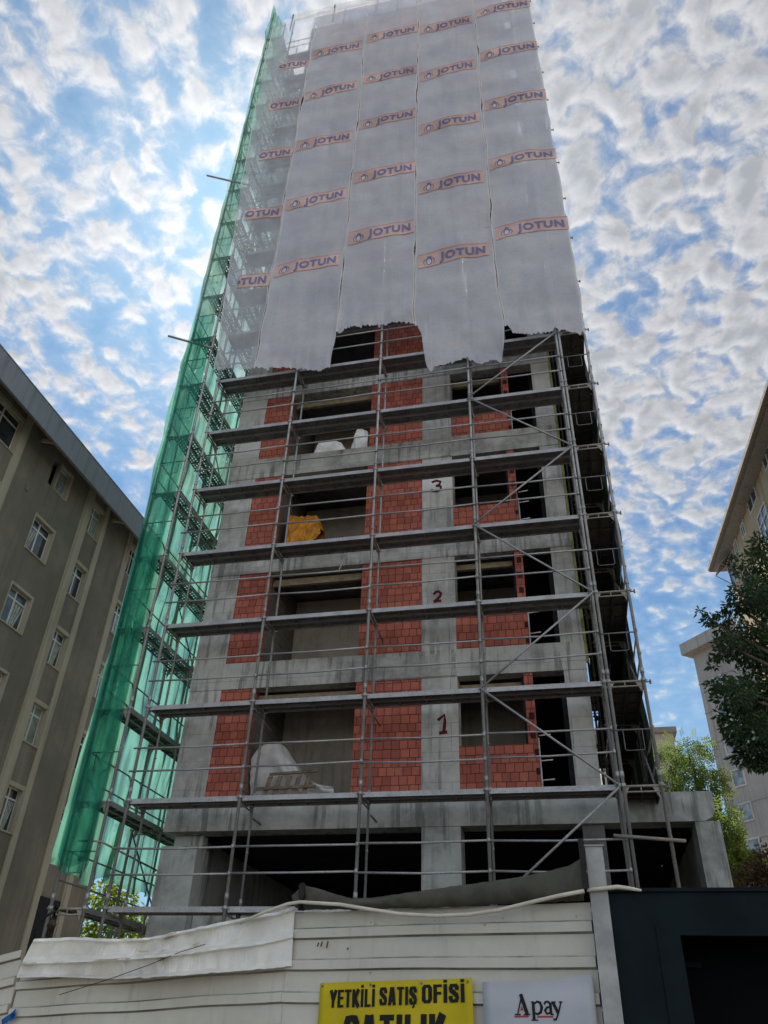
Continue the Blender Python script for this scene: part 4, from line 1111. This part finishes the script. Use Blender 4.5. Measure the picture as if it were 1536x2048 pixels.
# ---- yellow banner
bn = thing('banner', 'yellow sale banner with black capitals fixed to the hoarding', 'banner', tuple(fw_(1.2, .04, 1.2)))
t0, zt0 = fpx(641, 1966, .045); t1_, zt1 = fpx(945, 1956, .045); BW = t0-t1_
def bplace(a, b, off=0.0):          # a metres from the left edge, b metres down from the top
    t = t0-a; z = zt0+(zt1-zt0)*a/BW-b
    return fw_(t, .045+.006*math.sin(a*7)*math.cos(b*5)+off, z)
m = MB().grid(lambda u, v: bplace(u*BW, .9*v), 24, 12); sh = m.build('banner_sheet', 'banner_yellow', bn)
md = sh.modifiers.new('thickness', 'SOLIDIFY'); md.thickness = .002; md.offset = -1
PXM = BW/304.0
GL = {'L': [[(.09, 1), (.09, 0)], [(.02, .075), (.42, .075)]], 'I': [[(.10, 1), (.10, 0)]], '\u0130': [[(.10, 1), (.10, 0)], [(.10, 1.08), (.10, 1.24)]],
      'T': [[(0, .925), (.46, .925)], [(.23, .94), (.23, 0)]], 'E': [[(.09, 1), (.09, 0)], [(.1, .925), (.43, .925)], [(.1, .53), (.40, .53)], [(.1, .075), (.43, .075)]],
      'F': [[(.09, 1), (.09, 0)], [(.1, .925), (.43, .925)], [(.1, .52), (.40, .52)]], 'Y': [[(.07, 1), (.25, .42)], [(.43, 1), (.25, .42)], [(.25, .5), (.25, 0)]],
      'K': [[(.09, 1), (.09, 0)], [(.15, .42), (.42, 1)], [(.17, .52), (.44, 0)]], 'A': [[(.09, 0), (.22, 1)], [(.41, 0), (.28, 1)], [(.15, .24), (.35, .24)]],
      'O': [[(.09, .5), (.09, .82), (.15, .90), (.25, .925), (.35, .90), (.41, .82), (.41, .18), (.35, .10), (.25, .075), (.15, .10), (.09, .18), (.09, .51)]],
      'S': [[(.40, .66), (.40, .80), (.35, .90), (.24, .925), (.13, .89), (.09, .78), (.11, .66), (.24, .53), (.37, .40), (.41, .26), (.37, .12), (.25, .075), (.13, .11), (.09, .22), (.09, .36)]]}
GL['\u015e'] = GL['S']+[[(.25, 0), (.30, -.09), (.18, -.15)]]
GW = {'L': .42, 'I': .20, '\u0130': .20, 'T': .46, 'F': .43, 'E': .43, 'K': .48}
def word(s, u0, u1, v0, v1):
    """heavy condensed capitals, each stroke a strip"""
    tot = sum(GW.get(c, .5)+.07 for c in s)-.07
    sx = (u1-u0)*PXM/tot; sy_ = (v1-v0)*PXM; m = MB(); x0 = (u0-641)*PXM
    for c in s:
        for st_ in GL[c]:
            pts = [(x0+x*sx, (v1-1966)*PXM-y*sy_) for x, y in st_]; n = len(pts); ws = []
            for i in range(n):
                p, q = pts[max(i-1, 0)], pts[min(i+1, n-1)]; dx, dy = abs(q[0]-p[0]), abs(q[1]-p[1]); L = math.hypot(dx, dy)
                ws.append((.185*sx*dy+.15*sy_*dx)/L)
            if len(st_) == 3: ws = [w*.5 for w in ws]
            ribbon(m, pts, ws, lambda p, q: bplace(p, q, .004), 0, FN)
        x0 += (GW.get(c, .5)+.07)*sx
    return m.build('lettering', 'ink_black', bn)
word('YETK\u0130L\u0130', 664, 757, 1978, 2006); word('SATI\u015e', 766, 840, 1976, 2004); word('OF\u0130S\u0130', 849, 931, 1974, 2002)
word('SATILIK', 697, 893, 2018, 2078)
for a in (.02, .35*BW, .68*BW, BW-.03): MB().tube([bplace(a, .02, .002), bplace(a, .02, .008)], .008, 8).build('eyelet', 'dull_steel', bn)
# ---- white sign
sg = thing('sign_board', 'white company sign with black serif name and red underline', 'sign', tuple(fw_(.3, .04, 1.2)))
s0, sz0 = fpx(966, 1964, .045); s1_, sz1 = fpx(1186, 1962, .045); SW = s0-s1_; SM = SW/220.0
def splace(a, b, off=0.0):
    return fw_(s0-a, .05+off+.004*math.sin(a*6), sz0+(sz1-sz0)*a/SW-b)
m = MB().grid(lambda u, v: splace(u*SW, .9*v), 12, 6); sh = m.build('sign_panel', 'sign_white', sg)
md = sh.modifiers.new('thickness', 'SOLIDIFY'); md.thickness = .006; md.offset = -1
MB().add([splace(0, .0, -.004), splace(SW*.5, .0, -.004), splace(SW-.01, -.035, -.004), splace(SW, .03, -.004)], [(0, 1, 2, 3)]).build('folded_edge', 'sign_white', sg)
def sp_px(u, v, off=.006): return splace((u-966)*SM, (v-1964)*SM, off)
lt = MB(); P = lambda a, b: sp_px(a, b)
def rb(pts, w):
    n = len(pts); ws = w if isinstance(w, list) else [w]*n
    ribbon(lt, pts, ws, P, 0, FN)
rb([(1036, 2018), (1046, 1987)], 2.6); rb([(1044, 1985), (1055, 2018)], 7)                     # A
rb([(1030, 2018.5), (1042, 2018.5)], 2.2); rb([(1048, 2018.5), (1061, 2018.5)], 2.2)
rb([(1068, 1998), (1068, 2027)], 5.5); rb([(1063, 1998), (1069, 1998)], 2.2); rb([(1062, 2027.5), (1075, 2027.5)], 2.2)   # p
rb([(1070, 2001), (1075, 1997.5), (1081, 1999), (1084, 2007), (1081, 2015), (1075, 2018), (1070, 2016)], [3, 4, 5, 6, 5, 4, 3])
rb([(1089, 2002), (1092, 1998), (1097, 1997.5), (1101, 2001), (1101, 2018)], [4, 3.5, 4, 5.5, 5.5]); rb([(1100, 2018), (1106, 2018)], 2.4)   # a
rb([(1101, 2006), (1094, 2007), (1090, 2012), (1093, 2017), (1098, 2016), (1101, 2013)], [3, 4, 5, 4, 3, 3])
rb([(1106, 1998), (1115, 2016)], 6); rb([(1122, 1998), (1115, 2017), (1110, 2026), (1105, 2026)], [2.6, 2.8, 3.4, 4.5])   # y
rb([(1103, 1998), (1112, 1998)], 2.2); rb([(1118, 1998), (1125, 1998)], 2.2)
# ribbon widths above are in photo pixels
lt.build('lettering', 'ink_black', sg)
rd = MB(); rd.add([sp_px(1041, 2012, .008), sp_px(1048, 2012, .008), sp_px(1044.5, 2004, .008)], [(0, 1, 2)])
for a, b in ((1029, 1057), (1074, 1105)): rd.add([sp_px(a, 2020.5, .008), sp_px(b, 2020, .008), sp_px(b, 2023, .008), sp_px(a, 2023.5, .008)], [(0, 1, 2, 3)])
rd.build('underline', 'ink_red', sg)
MB().add([sp_px(1003, 2046), sp_px(1184, 2044), sp_px(1184, 2075), sp_px(1003, 2075)], [(0, 1, 2, 3)]).build('dark_band', 'ink_black', sg)
